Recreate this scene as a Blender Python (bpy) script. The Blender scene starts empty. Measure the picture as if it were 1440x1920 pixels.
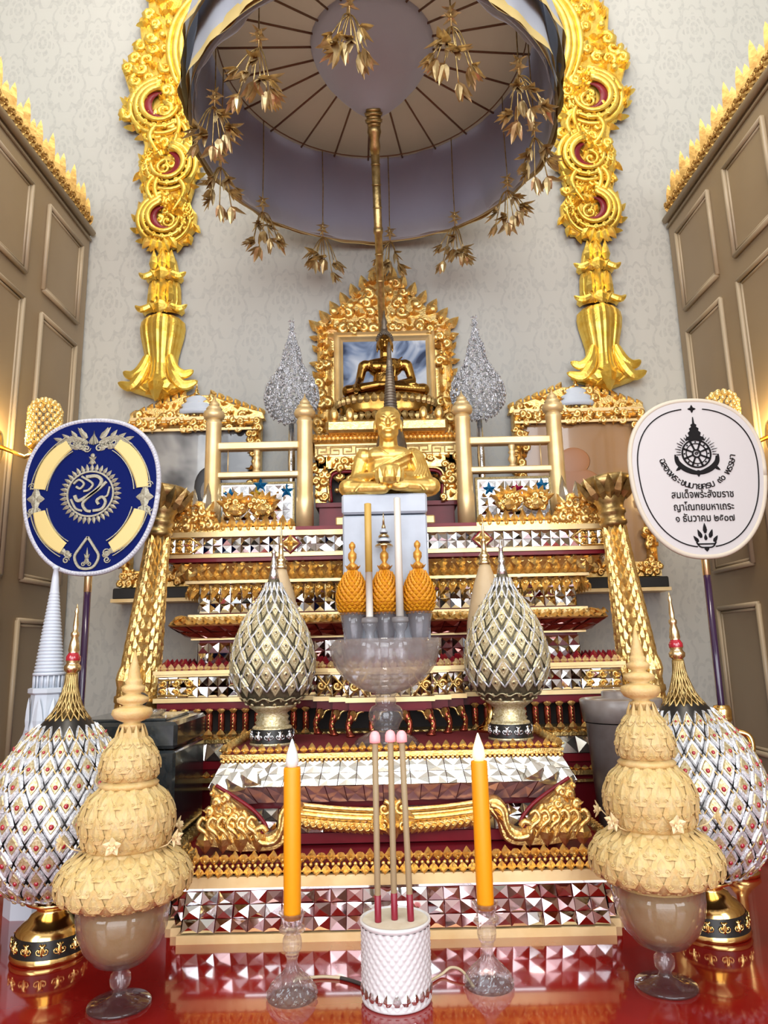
import bpy, math, random
from math import sin, cos, pi, radians as RAD
from mathutils import Matrix, Vector as V

S = bpy.context.scene
COL = S.collection
# ------------------------------------------------------------------ camera
cam = bpy.data.cameras.new('camera'); co = bpy.data.objects.new('camera', cam); COL.objects.link(co)
cam.sensor_fit = 'VERTICAL'; cam.sensor_height = 36; cam.lens = 1331 / 1920 * 36; cam.clip_start = .02
_p, _r = RAD(11.2), -.02224
_f = V((0, cos(_p), sin(_p))); _u = V((0, -sin(_p), cos(_p))); _x = V((1, 0, 0))
_cx = _x * cos(_r) + _u * sin(_r); _cu = _u * cos(_r) - _x * sin(_r)
co.matrix_world = Matrix((( _cx.x, _cu.x, -_f.x, -.0057), (_cx.y, _cu.y, -_f.y, 0), (_cx.z, _cu.z, -_f.z, .59), (0, 0, 0, 1)))
S.camera = co
# ------------------------------------------------------------------ world, lights, exposure
S.view_settings.view_transform = 'Standard'; S.view_settings.look = 'None'
S.view_settings.gamma = 1; S.view_settings.use_curve_mapping = False
S.view_settings.exposure = -0.12
S.cycles.max_bounces = 10; S.cycles.transmission_bounces = 10; S.cycles.glossy_bounces = 5; S.cycles.diffuse_bounces = 3
S.cycles.caustics_reflective = False; S.cycles.caustics_refractive = False; S.cycles.sample_clamp_indirect = 6; S.cycles.transparent_max_bounces = 24
w = bpy.data.worlds.new('daylight'); S.world = w; w.use_nodes = True
w.node_tree.nodes['Background'].inputs[0].default_value = (.82, .9, 1, 1)
w.node_tree.nodes['Background'].inputs[1].default_value = 1.2
def area(name, loc, target, sx, sy, power, col):
    l = bpy.data.lights.new(name, 'AREA'); l.shape = 'RECTANGLE'; l.size = sx; l.size_y = sy; l.energy = power; l.color = col
    o = bpy.data.objects.new(name, l); COL.objects.link(o); o.location = loc
    o.rotation_euler = (V(target) - V(loc)).to_track_quat('-Z', 'Y').to_euler(); return o
area('doorway_daylight', (0, -3.9, 2.1), (0, 3, 1.6), 4.4, 3.9, 250, (.95, .97, 1))
area('window_daylight', (-2.5, -1.6, 2.4), (0, 2.5, 1.3), 1.3, 2.2, 60, (.9, .95, 1))
area('window_daylight', (2.5, -1.6, 2.4), (0, 2.5, 1.3), 1.3, 2.2, 60, (.9, .95, 1))
area('overhead_fill', (0, .2, 5.0), (0, 1.2, 0), 1.6, .5, 55, (1, .93, .8))  # added warm fill from above, stands for no known lamp
area('overhead_fill', (0, 2.0, 5.1), (0, 2.1, 0), 2.4, .9, 46, (1, .96, .9))  # second added fill, brightens the umbrella cloth through its top

# ------------------------------------------------------------------ materials
def mat(name, col, rough=.5, metal=0, **k):
    m = bpy.data.materials.new(name); m.use_nodes = True
    b = m.node_tree.nodes['Principled BSDF']
    b.inputs['Base Color'].default_value = (*col, 1); b.inputs['Roughness'].default_value = rough; b.inputs['Metallic'].default_value = metal
    for n, v in k.items(): b.inputs[n.replace('_', ' ')].default_value = v
    return m
def nd(m, t, **k):
    n = m.node_tree.nodes.new(t)
    for a, v in k.items(): setattr(n, a, v)
    return n
def lk(m, a, b): m.node_tree.links.new(a, b)
def vary(m, col2, scale=30, bump=0, bscale=90, detail=4, lo=.35, hi=.65, dist=.004):
    """mix a second colour in with a noise and add a fine relief"""
    b = m.node_tree.nodes['Principled BSDF']; tc = nd(m, 'ShaderNodeTexCoord')
    n = nd(m, 'ShaderNodeTexNoise'); n.inputs['Scale'].default_value = scale; n.inputs['Detail'].default_value = detail
    lk(m, tc.outputs['Object'], n.inputs['Vector'])
    r = nd(m, 'ShaderNodeMapRange'); r.inputs[1].default_value = lo; r.inputs[2].default_value = hi; lk(m, n.outputs[0], r.inputs[0])
    x = nd(m, 'ShaderNodeMix', data_type='RGBA'); x.inputs[6].default_value = b.inputs['Base Color'].default_value; x.inputs[7].default_value = (*col2, 1)
    lk(m, r.outputs[0], x.inputs[0]); lk(m, x.outputs[2], b.inputs['Base Color'])
    if bump:
        n2 = nd(m, 'ShaderNodeTexNoise'); n2.inputs['Scale'].default_value = bscale; n2.inputs['Detail'].default_value = 3
        lk(m, tc.outputs['Object'], n2.inputs['Vector'])
        bp = nd(m, 'ShaderNodeBump'); bp.inputs['Strength'].default_value = bump; bp.inputs['Distance'].default_value = dist
        lk(m, n2.outputs[0], bp.inputs['Height']); lk(m, bp.outputs[0], b.inputs['Normal'])
    return m
GOLD = vary(mat('carved_gold', (1, .74, .3), .3, .88), (.86, .52, .15), 60, .35, 160)
LEAFG = vary(mat('bright_gold_leaf', (1, .74, .16), .34, .8), (.92, .58, .08), 25, .3, 110)
PAINTG = vary(mat('gold_paint', (.95, .73, .38), .38, .5), (.85, .6, .27), 14, .08, 40)
POLISHG = mat('polished_gold', (1, .7, .26), .16, 1)
OLDG = vary(mat('antique_gold', (.66, .48, .2), .35, .85), (.36, .24, .09), 40, .2, 120)
STATUE = vary(mat('gilded_statue', (1, .74, .24), .4, .85), (.86, .54, .14), 30, .15, 90)
BRONZE = vary(mat('dark_gilt_bronze', (.5, .29, .07), .2, 1), (.25, .13, .03), 14, .1, 60)
GREYB = vary(mat('dark_grey_bronze', (.14, .12, .1), .42, .6), (.25, .2, .14), 30, .1, 60)
MIRROR = mat('mirror_tile', (.93, .95, .97), .04, 1)
PINKM = mat('rose_mirror_tile', (.8, .6, .61), .08, 1)
ROSEB = mat('rose_glass_band', (.5, .3, .31), .3, .7)
WARMM = mat('champagne_mirror_tile', (.68, .67, .6), .2, .9)
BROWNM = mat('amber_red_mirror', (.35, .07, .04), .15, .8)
RED = vary(mat('red_lacquer', (.24, .007, .016), .4, 0, Coat_Weight=.12, Specular_IOR_Level=.3), (.17, .005, .012), 12)
REDCL = vary(mat('red_carpet', (.2, .007, .014), .85), (.14, .005, .01), 200, .3, 500)
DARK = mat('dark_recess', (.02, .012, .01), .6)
SILV = vary(mat('silver', (.88, .9, .92), .2, 1), (.6, .62, .64), 60, .2, 200)
WHITEB = vary(mat('white_sparkle_enamel', (.86, .88, .9), .2, .35), (.5, .52, .55), 240, .4, 420)
GEM = mat('red_gem', (.42, .012, .03), .1, 0, Coat_Weight=1)
BODYG = vary(mat('dark_olive_ground', (.08, .07, .045), .4, .4), (.15, .13, .08), 90)
BEIGEE = vary(mat('beige_enamel', (.6, .54, .34), .35, .4), (.42, .36, .2), 200, .2, 300)
CRESTG = vary(mat('aged_crest_gold', (.72, .45, .14), .4, .75), (.5, .29, .08), 40, .2, 120)
PGOLD = vary(mat('pale_gold_enamel', (.76, .68, .45), .32, .5), (.45, .35, .15), 200, .2, 300)
BLACKM = mat('black_metal', (.03, .028, .026), .3, .5)
WAX = vary(mat('cream_wax', (.73, .53, .24), .5, 0, Subsurface_Weight=.25, Subsurface_Radius=(.02, .012, .005), Subsurface_Scale=.3), (.66, .45, .17), 50, .25, 240)
WAXF = mat('pale_wax_flower', (.84, .68, .38), .5)
def glass(name, col, haze, refr, hcol=(.8, .78, .8)):
    """thin blown glass: mostly clear, some refraction, a little milky scatter, sharp highlights"""
    m = bpy.data.materials.new(name); m.use_nodes = True; nt = m.node_tree; nt.nodes.clear()
    o = nd(m, 'ShaderNodeOutputMaterial'); tr = nd(m, 'ShaderNodeBsdfTransparent'); tr.inputs[0].default_value = (*col, 1)
    g = nd(m, 'ShaderNodeBsdfGlass'); g.inputs['Color'].default_value = (*col, 1); g.inputs['Roughness'].default_value = .02; g.inputs['IOR'].default_value = 1.12
    d = nd(m, 'ShaderNodeBsdfTranslucent'); d.inputs[0].default_value = (*hcol, 1); d2 = nd(m, 'ShaderNodeBsdfDiffuse'); d2.inputs[0].default_value = (*hcol, 1)
    gl = nd(m, 'ShaderNodeBsdfGlossy'); gl.inputs['Roughness'].default_value = .03
    lw = nd(m, 'ShaderNodeLayerWeight'); lw.inputs[0].default_value = .5
    pw = nd(m, 'ShaderNodeMath', operation='POWER'); lk(m, lw.outputs['Facing'], pw.inputs[0]); pw.inputs[1].default_value = 3.5
    fr = nd(m, 'ShaderNodeMath', operation='MULTIPLY_ADD'); lk(m, pw.outputs[0], fr.inputs[0]); fr.inputs[1].default_value = .6; fr.inputs[2].default_value = .05
    def mix(a, b_, f):
        x = nd(m, 'ShaderNodeMixShader')
        if isinstance(f, float): x.inputs[0].default_value = f
        else: lk(m, f, x.inputs[0])
        lk(m, a, x.inputs[1]); lk(m, b_, x.inputs[2]); return x.outputs[0]
    r = mix(mix(mix(tr.outputs[0], g.outputs[0], refr), mix(d.outputs[0], d2.outputs[0], .5), haze), gl.outputs[0], fr.outputs[0])
    lk(m, r, o.inputs[0]); return m
GLASS = glass('clear_glass', (.985, .985, .99), .05, .3)
CRYSTAL = glass('crystal_glass', (.975, .97, .98), .13, .25)
CUTG = glass('cut_glass', (.98, .98, .985), .1, .35)
FROST = glass('milky_glass', (.95, .94, .92), .4, .1)
def cloth(name, col, col2, scale, tl=.5):
    m = bpy.data.materials.new(name); m.use_nodes = True; b = m.node_tree.nodes['Principled BSDF']; b.inputs['Base Color'].default_value = (*col, 1); b.inputs['Roughness'].default_value = .85
    vary(m, col2, scale, 0); o = m.node_tree.nodes['Material Output']; t = nd(m, 'ShaderNodeBsdfTranslucent'); t.inputs[0].default_value = (*col, 1)
    x = nd(m, 'ShaderNodeMixShader'); x.inputs[0].default_value = tl; lk(m, b.outputs[0], x.inputs[1]); lk(m, t.outputs[0], x.inputs[2]); lk(m, x.outputs[0], o.inputs[0]); return m
MARBLE = vary(mat('pale_blue_marble', (.55, .61, .7), .3), (.45, .5, .58), 9, 0)
BROWNST = vary(mat('brown_stone', (.2, .08, .05), .3), (.12, .05, .035), 30)
BLACKST = vary(mat('black_granite', (.012, .017, .02), .14, 0, Coat_Weight=.4), (.03, .035, .035), 25)
GREYST = vary(mat('grey_brown_granite', (.2, .165, .15), .3), (.3, .26, .24), 18, .05, 40)
WHITEST = mat('white_glazed_plaster', (.62, .68, .76), .35)
CREAMP = vary(mat('cream_enamel', (.66, .5, .3), .35), (.6, .44, .25), 20)
ORANGE = vary(mat('orange_flower', (.85, .38, .01), .55), (.7, .24, .005), 120, .3, 300)
AMBER = mat('orange_gold', (.75, .36, .06), .35, .4)
CANDLE = mat('orange_candle', (.95, .36, .004), .42, 0, Subsurface_Weight=.15, Subsurface_Radius=(.02, .008, .001), Subsurface_Scale=.2)
CANDW = mat('ivory_candle', (.82, .78, .7), .45)
CANDY = mat('yellow_candle', (.66, .42, .1), .45)
FLAME = mat('milk_white_lamp', (.95, .9, .86), .35, 0, Subsurface_Weight=.3, Subsurface_Scale=.1)
FLAMEL = mat('lit_warm_lamp', (.95, .85, .65), .35, 0, Emission_Color=(1, .75, .4, 1), Emission_Strength=.8)
PINKT = mat('pink_lamp_tip', (.95, .4, .42), .3, 0, Emission_Color=(1, .3, .32, 1), Emission_Strength=.55)
STICK = mat('tan_stick', (.36, .27, .15), .55)
MAROON = mat('maroon_sleeve', (.25, .012, .03), .35)
CERAM = mat('white_ceramic', (.74, .75, .76), .25, 0, Coat_Weight=.4)
SAND = vary(mat('cream_filling', (.75, .69, .55), .6), (.68, .6, .45), 60)
CLOTHG = cloth('blue_grey_cloth', (.78, .79, .87), (.7, .71, .79), 7, .7)
CLOTHW = cloth('white_blue_cloth', (.66, .7, .78), (.6, .63, .7), 6, .35)
CLOTHC = cloth('beige_cloth', (.63, .56, .48), (.57, .5, .43), 5, .45)
TRIMY = mat('yellow_trim', (.8, .62, .25), .5, .3)
RIBW = mat('brown_rib', (.3, .2, .12), .6)
NAVY = mat('royal_blue_velvet', (.006, .013, .11), .9, 0, Specular_IOR_Level=.08)
YELSAT = mat('pale_yellow_satin', (.78, .62, .24), .45)
SILTH = vary(mat('silver_gold_thread', (.44, .41, .31), .45, .3), (.3, .28, .2), 200)
BRAID = vary(mat('white_braid', (.75, .76, .82), .6), (.5, .52, .6), 260, .4, 300)
FANW = mat('ivory_satin', (.64, .62, .615), .6)
TRIMB = mat('beige_trim', (.72, .65, .52), .6)
INK = mat('black_ink', (.014, .013, .014), .8, 0, Specular_IOR_Level=.15)
POLE = mat('dark_purple_lacquer', (.035, .012, .05), .18, 0, Coat_Weight=.6)
BRASS = mat('brass', (.8, .62, .35), .25, 1)
BLUEG = mat('blue_glass_mosaic', (.01, .2, .5), .1, .6)
ROSEG = mat('rose_glass_mosaic', (.5, .01, .09), .1, .6)
YELG = mat('yellow_glass_mosaic', (.8, .45, .02), .1, .6)
CORD = mat('cream_cord', (.7, .58, .38), .6)
CORDB = mat('dark_cord', (.05, .04, .035), .6)
LAMPB = mat('gold_crystal_bead', (1, .78, .32), .1, .6, Emission_Color=(1, .6, .18, 1), Emission_Strength=.12)

# wallpaper with a damask pattern in half-drop repeat
def wallpaper():
    m = mat('damask_wallpaper', (.5, .48, .43), .55); b = m.node_tree.nodes['Principled BSDF']
    tc = nd(m, 'ShaderNodeTexCoord'); sp = nd(m, 'ShaderNodeSeparateXYZ'); lk(m, tc.outputs['Object'], sp.inputs[0])
    def M(op, a, b_=None, c=None):
        n = nd(m, 'ShaderNodeMath', operation=op)
        for i, v in enumerate((a, b_, c)):
            if v is None: continue
            if isinstance(v, (int, float)): n.inputs[i].default_value = v
            else: lk(m, v, n.inputs[i])
        return n.outputs[0]
    hx = M('ADD', sp.outputs[0], sp.outputs[1])
    def motif(ox, oz):
        px = M('SUBTRACT', M('FRACT', M('MULTIPLY_ADD', hx, 1 / .27, ox)), .5); pz = M('SUBTRACT', M('FRACT', M('MULTIPLY_ADD', sp.outputs[2], 1 / .4, oz)), .5)
        pz2 = M('MULTIPLY', pz, M('MULTIPLY_ADD', pz, .5, .95)); px2 = M('MULTIPLY', px, M('MULTIPLY_ADD', pz, .9, 1.15))
        r = M('SQRT', M('ADD', M('MULTIPLY', px2, px2), M('MULTIPLY', pz2, pz2))); th = M('ARCTAN2', px2, pz2)
        edge = M('MULTIPLY_ADD', M('ABSOLUTE', M('COSINE', M('MULTIPLY', th, 5.0))), .06, .31)
        out = M('LESS_THAN', M('ABSOLUTE', M('SUBTRACT', r, edge)), .022)
        petal = M('MULTIPLY', M('LESS_THAN', r, M('MULTIPLY', M('POWER', M('ABSOLUTE', M('COSINE', M('MULTIPLY', th, 3.5))), .7), .26)), M('GREATER_THAN', M('FRACT', M('MULTIPLY', r, 11)), .38))
        return M('MAXIMUM', out, petal)
    pet = M('MAXIMUM', motif(0, 0), motif(.5, .5))
    nz = nd(m, 'ShaderNodeTexNoise'); nz.inputs['Scale'].default_value = 55; lk(m, tc.outputs['Object'], nz.inputs['Vector'])
    k = M('MULTIPLY', pet, M('MULTIPLY_ADD', nz.outputs[0], 2.2, -.5))
    k = M('MINIMUM', M('MAXIMUM', k, 0), 1)
    x = nd(m, 'ShaderNodeMix', data_type='RGBA'); x.inputs[6].default_value = (.54, .53, .475, 1); x.inputs[7].default_value = (.455, .45, .41, 1)
    lk(m, k, x.inputs[0]); lk(m, x.outputs[2], b.inputs['Base Color'])
    rr = nd(m, 'ShaderNodeMapRange'); rr.inputs[3].default_value = .6; rr.inputs[4].default_value = .35; lk(m, k, rr.inputs[0]); lk(m, rr.outputs[0], b.inputs['Roughness'])
    return m
WALLP = wallpaper()
CABINET = vary(mat('taupe_cabinet_paint', (.33, .24, .14), .42), (.3, .215, .125), 3)
CABTRIM = mat('pale_taupe_trim', (.43, .33, .21), .4)
CEIL = mat('white_ceiling', (.75, .73, .68), .8)
FLOORM = vary(mat('red_gloss_floor', (.33, .012, .008), .09, 0, Coat_Weight=.6, Coat_Roughness=.05), (.24, .008, .006), 5, .03, 8)

# ------------------------------------------------------------------ mesh helper
class MB:
    def __init__(s): s.v = []; s.f = []; s.m = []; s.s = []
    def add(s, vs, fs, mi=0, sm=False, M=None):
        o = len(s.v)
        s.v += [tuple(M @ V(p)) for p in vs] if M is not None else [tuple(p) for p in vs]
        for f in fs: s.f.append([i + o for i in f])
        s.m += [mi] * len(fs); s.s += [sm] * len(fs)
    def join(s, o, M): s.add(o.v, [], 0, False, M); n = len(s.v) - len(o.v); s.f += [[i + n for i in f] for f in o.f]; s.m += o.m; s.s += o.s
    def mesh(s, name, mats):
        me = bpy.data.meshes.new(name); me.from_pydata(s.v, [], s.f)
        me.polygons.foreach_set('material_index', s.m); me.polygons.foreach_set('use_smooth', s.s)
        for m in (mats if isinstance(mats, (list, tuple)) else [mats]): me.materials.append(m)
        me.update(); return me
    def build(s, name, mats, parent=None, loc=(0, 0, 0)):
        me = s.mesh(name, mats)
        o = bpy.data.objects.new(name, me); COL.objects.link(o); o.parent = parent; o.location = loc; return o
def ob(name, mb, mats, parent=None, loc=(0, 0, 0), label=None):
    o = mb.build(name, mats, parent, loc)
    if label: o['label'] = label
    return o
def thing(name, label, cat, loc=(0, 0, 0), group=None, rz=0):
    o = bpy.data.objects.new(name, None); COL.objects.link(o); o.empty_display_size = .05
    o.location = loc; o.rotation_euler = (0, 0, rz); return tag(o, label, cat, group)
def tag(o, label, cat, group=None):
    o['label'] = label; o['category'] = cat
    if group: o['group'] = group
    return o
def struct(o): o['kind'] = 'structure'; return o
def dup(root, loc=None, label=None, group=None, rz=None, sc=None):
    r = root.copy(); COL.objects.link(r)
    if loc is not None: r.location = loc
    if label: r['label'] = label
    if group: r['group'] = group
    if rz is not None: r.rotation_euler = (0, 0, rz)
    if sc is not None: r.scale = sc
    for ch in list(root.children):
        c = ch.copy(); COL.objects.link(c); c.parent = r
        for g in list(ch.children):
            d = g.copy(); COL.objects.link(d); d.parent = c
    return r
# ---- shapes
def box(mb, x0, x1, y0, y1, z0, z1, mi=0, bv=0, M=None):
    b = min(bv, (x1 - x0) / 3, (y1 - y0) / 3, (z1 - z0) / 3)
    if b <= 0:
        vs = [(x, y, z) for z in (z0, z1) for x, y in ((x0, y0), (x1, y0), (x1, y1), (x0, y1))]
        mb.add(vs, [(3, 2, 1, 0), (4, 5, 6, 7), (0, 1, 5, 4), (1, 2, 6, 5), (2, 3, 7, 6), (3, 0, 4, 7)], mi, False, M); return
    def rr(i, z): return [(x0 + i, y0 + b, z), (x0 + b, y0 + i, z), (x1 - b, y0 + i, z), (x1 - i, y0 + b, z), (x1 - i, y1 - b, z), (x1 - b, y1 - i, z), (x0 + b, y1 - i, z), (x0 + i, y1 - b, z)]
    vs = rr(b, z0) + rr(0, z0 + b) + rr(0, z1 - b) + rr(b, z1)
    fs = [tuple(range(7, -1, -1)), tuple(range(24, 32))]
    for k in range(3): fs += [(k * 8 + i, k * 8 + (i + 1) % 8, k * 8 + 8 + (i + 1) % 8, k * 8 + 8 + i) for i in range(8)]
    mb.add(vs, fs, mi, False, M)
def lathe(mb, prof, n=32, c=(0, 0), mi=0, sm=True, M=None, ex=1, ey=1, flute=0, fd=0, a0=0, cap=True, mis=None):
    vs = []; fs = []; m = len(prof)
    for r, z in prof:
        for i in range(n):
            a = a0 + 2 * pi * i / n; q = r * (1 + (fd * abs(cos(flute * a / 2)) if flute else 0))
            vs.append((c[0] + q * cos(a) * ex, c[1] + q * sin(a) * ey, z))
    o = len(mb.v)
    for k in range(m - 1):
        q = [(k * n + i, k * n + (i + 1) % n, (k + 1) * n + (i + 1) % n, (k + 1) * n + i) for i in range(n)]
        if prof[k + 1][1] < prof[k][1] and False: q = [t[::-1] for t in q]
        fs.append(q)
    mb.add(vs, [], 0, sm, M)
    for k, q in enumerate(fs):
        mb.f += [[i + o for i in t] for t in q]; mb.m += [mis[k] if mis else mi] * len(q); mb.s += [sm] * len(q)
    if cap:
        for k, rv in ((0, True), (m - 1, False)):
            if prof[k][0] > 1e-5:
                t = [o + k * n + i for i in range(n)]; mb.f.append(t[::-1] if rv else t); mb.m.append(mis[max(0, min(k, m - 2))] if mis else mi); mb.s.append(False)
def ell(mb, c, r, n=14, k=9, mi=0, M=None, R=None):
    pr = [(max(1e-6, sin(pi * i / k)), -cos(pi * i / k)) for i in range(k + 1)]
    T = Matrix.Translation(V(c)) @ (R.to_4x4() if R else Matrix.Identity(4)) @ Matrix.Diagonal((r[0], r[1], r[2], 1))
    lathe(mb, pr, n, mi=mi, M=(M @ T if M else T), cap=False)
def tube(mb, pts, rad, n=6, mi=0, sm=True, M=None, flat=1, cap=True):
    P = [V(p) for p in pts]; L = len(P); rs = rad if isinstance(rad, (list, tuple)) else [rad] * L
    vs = []; up = None
    for i, p in enumerate(P):
        t = (P[min(i + 1, L - 1)] - P[max(i - 1, 0)])
        if t.length < 1e-9: t = V((0, 0, 1))
        t.normalize()
        if up is None: up = V((0, 1, 0)) if abs(t.y) < .9 else V((1, 0, 0))
        a = up - t * up.dot(t)
        if a.length < 1e-6: a = t.orthogonal()
        a.normalize(); b = t.cross(a); up = a
        for j in range(n):
            q = 2 * pi * j / n; vs.append(p + a * (cos(q) * rs[i] * flat) + b * (sin(q) * rs[i]))
    fs = [(i * n + j, i * n + (j + 1) % n, (i + 1) * n + (j + 1) % n, (i + 1) * n + j) for i in range(L - 1) for j in range(n)]
    if cap: fs += [tuple(range(n - 1, -1, -1)), tuple((L - 1) * n + j for j in range(n))]
    mb.add(vs, fs, mi, sm, M)
def capsule(mb, a, b, ra, rb, n=10, mi=0):
    a, b = V(a), V(b); d = (b - a); L = max(d.length, 1e-6); d.normalize()
    pts = [a - d * ra * k for k in (.98, .8, .45)] + [a + d * L * t for t in (0, .5, 1)] + [b + d * rb * k for k in (.45, .8, .98)]
    rs = [ra * .2, ra * .6, ra * .89, ra, (ra + rb) / 2, rb, rb * .89, rb * .6, rb * .2]
    tube(mb, pts, rs, n, mi)
def frame(p, t, n, up=(0, 0, 1)):
    t, n, up = V(t), V(n), V(up)
    return Matrix(((t.x, n.x, up.x, p[0]), (t.y, n.y, up.y, p[1]), (t.z, n.z, up.z, p[2]), (0, 0, 0, 1)))
FRONT = lambda x, y, z: frame((x, y, z), (1, 0, 0), (0, -1, 0))      # local x right, y towards the viewer, z up
LEAFP = ((.5, 0, .6), (1, .3, 1), (.72, .6, .8), (.34, .84, .45))
def leaf(mb, M, w, h, d, mi=0, back=False, curl=0, mi2=None):
    vs = []
    for a, z, q in LEAFP:
        y = curl * z * z
        vs += [(-a * w / 2, y, z * h), (0, q * d + y, z * h), (a * w / 2, y, z * h)]
        if back: vs.append((0, -q * d * .5 + y, z * h))
    s = 4 if back else 3; vs.append((0, curl, h)); T = len(vs) - 1; fs = []
    for k in range(3):
        a, b = k * s, (k + 1) * s
        fs += [(a, a + 1, b + 1, b), (a + 1, a + 2, b + 2, b + 1)]
        if back: fs += [(a + 2, a + 3, b + 3, b + 2), (a + 3, a, b, b + 3)]
    a = 3 * s; fs += [(a, a + 1, T), (a + 1, a + 2, T)]
    if back: fs += [(a + 2, a + 3, T), (a + 3, a, T)]
    mb.add(vs, fs, mi, False, M)
def scroll(mb, M, r, th, turns=1.5, flip=1, a0=0, n=15, seg=5, mi=0, tail=0, dep=1.0):
    pts = []; rs = []
    for i in range(n):
        t = i / (n - 1); a = a0 + flip * turns * 2 * pi * t; q = r * (1 - .86 * t)
        pts.append((q * cos(a), th * .4 * dep, q * sin(a))); rs.append(th * (1 - .45 * t))
    if tail: pts.insert(0, (pts[0][0] + flip * 0 + tail * r * sin(a0) * flip, th * .2, pts[0][2] - tail * r * cos(a0) * flip)); rs.insert(0, th * .35)
    tube(mb, pts, rs, seg, mi, True, M, flat=dep); ell(mb, (0, th * .5, 0), (r * .2, th * 1.1, r * .2), 7, 4, mi, M)
def rotl(a): return Matrix.Rotation(-a, 4, 'Y')            # turn in the local x-z plane, counter-clockwise
def shift(x, y, z): return Matrix.Translation((x, y, z))
def carve(mb, M, inside, bb, s, seed, d=.008, mi=0, scr=.55, ymap=None):
    """fill a region with carved scrolls, leaves and beads"""
    R = random.Random(seed); x0, x1, z0, z1 = bb
    nx = max(1, round((x1 - x0) / s)); nz = max(1, round((z1 - z0) / s))
    for i in range(nx):
        for k in range(nz):
            x = x0 + (i + .5 + R.uniform(-.22, .22) + (.25 if k % 2 else -.25)) * (x1 - x0) / nx; z = z0 + (k + .5 + R.uniform(-.22, .22)) * (z1 - z0) / nz
            if not inside(x, z): continue
            y = ymap(x, z) if ymap else 0
            T = M @ shift(x, y, z); q = R.random(); a = R.uniform(0, 2 * pi)
            if q < scr:
                scroll(mb, T, s * R.uniform(.42, .6), d * R.uniform(.7, 1.1), R.uniform(1.1, 1.5), R.choice((1, -1)), a, 11, 5, mi)
                leaf(mb, T @ rotl(a) @ shift(s * .2, 0, s * .1), s * .35, s * .7, d * 1.2, mi)
            elif q < .9:
                for j in (-.7, 0, .7): leaf(mb, T @ rotl(R.uniform(-.9, .9) + j) @ shift(0, 0, -s * .15), s * .42, s * R.uniform(.7, 1), d * 1.5, mi)
            else: ell(mb, (0, d * .4, 0), (s * .3, d * 1.2, s * .3), 8, 5, mi, T)
def poly_ext(mb, pts, M, d, mi=0, bev=.15, sm=False):
    """extrude an outline (x, z) by d towards local +y with a chamfered front edge"""
    n = len(pts); cx = sum(p[0] for p in pts) / n; cz = sum(p[1] for p in pts) / n
    A = sum(pts[i][0] * pts[(i + 1) % n][1] - pts[(i + 1) % n][0] * pts[i][1] for i in range(n))
    if A < 0: pts = pts[::-1]
    inn = []
    for i in range(n):
        a, b, c = V(pts[i - 1]), V(pts[i]), V(pts[(i + 1) % n])
        e1 = (b - a).normalized() if (b - a).length > 1e-9 else V((1, 0)); e2 = (c - b).normalized() if (c - b).length > 1e-9 else e1
        nn = V((-(e1.y + e2.y), e1.x + e2.x)); l = nn.length
        nn = nn / l if l > 1e-6 else V((0, 0)); inn.append(b + nn * bev)
    vs = [(p[0], 0, p[1]) for p in pts] + [(p[0], d * .7, p[1]) for p in pts] + [(p[0], d, p[1]) for p in inn]
    fs = [tuple(range(n))] + [tuple(2 * n + i for i in range(n - 1, -1, -1))]
    for k in range(2): fs += [(k * n + (i + 1) % n, k * n + i, (k + 1) * n + i, (k + 1) * n + (i + 1) % n) for i in range(n)]
    mb.add(vs, fs, mi, sm, M)
def spl(pts, k=6, closed=False):
    """Catmull-Rom through points"""
    P = [V(p) for p in pts]; n = len(P); out = []
    for i in range(n if closed else n - 1):
        if closed: a, b, c, d = P[i - 1], P[i], P[(i + 1) % n], P[(i + 2) % n]
        else: a, b, c, d = P[max(i - 1, 0)], P[i], P[i + 1], P[min(i + 2, n - 1)]
        for j in range(k):
            t = j / k; out.append(.5 * ((2 * b) + (c - a) * t + (2 * a - 5 * b + 4 * c - d) * t * t + (3 * b - a - 3 * c + d) * t ** 3))
    if not closed: out.append(P[-1])
    return out
# ---- rectilinear plans (left back -> front -> right back) and bands along them
def off(plan, o):
    out = []; n = len(plan)
    for i, p in enumerate(plan):
        x, y = p
        for a, b in ((i - 1, i), (i, i + 1)):
            if a < 0 or b >= n: continue
            tx, ty = plan[b][0] - plan[a][0], plan[b][1] - plan[a][1]
            l = math.hypot(tx, ty); nx, ny = ty / l, -tx / l
            x += nx * o; y += ny * o
        out.append((x, y))
    return out
def band(mb, plan, prof, mi=0, top=False, bot=False, mis=None):
    R = [[(x, y, z) for x, y in off(plan, o)] for o, z in prof]; n = len(plan)
    for k in range(len(R) - 1):
        mb.add(R[k] + R[k + 1], [(i, i + 1, n + i + 1, n + i) for i in range(n - 1)], mis[k] if mis else mi)
    if top: mb.add(R[-1], [tuple(range(n))], mis[-1] if mis else mi)
    if bot: mb.add(R[0], [tuple(range(n - 1, -1, -1))], mi)
def slab(mb, plan, o, z0, z1, mi=0): band(mb, plan, [(o, z0), (o, z1)], mi, True, True)
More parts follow.
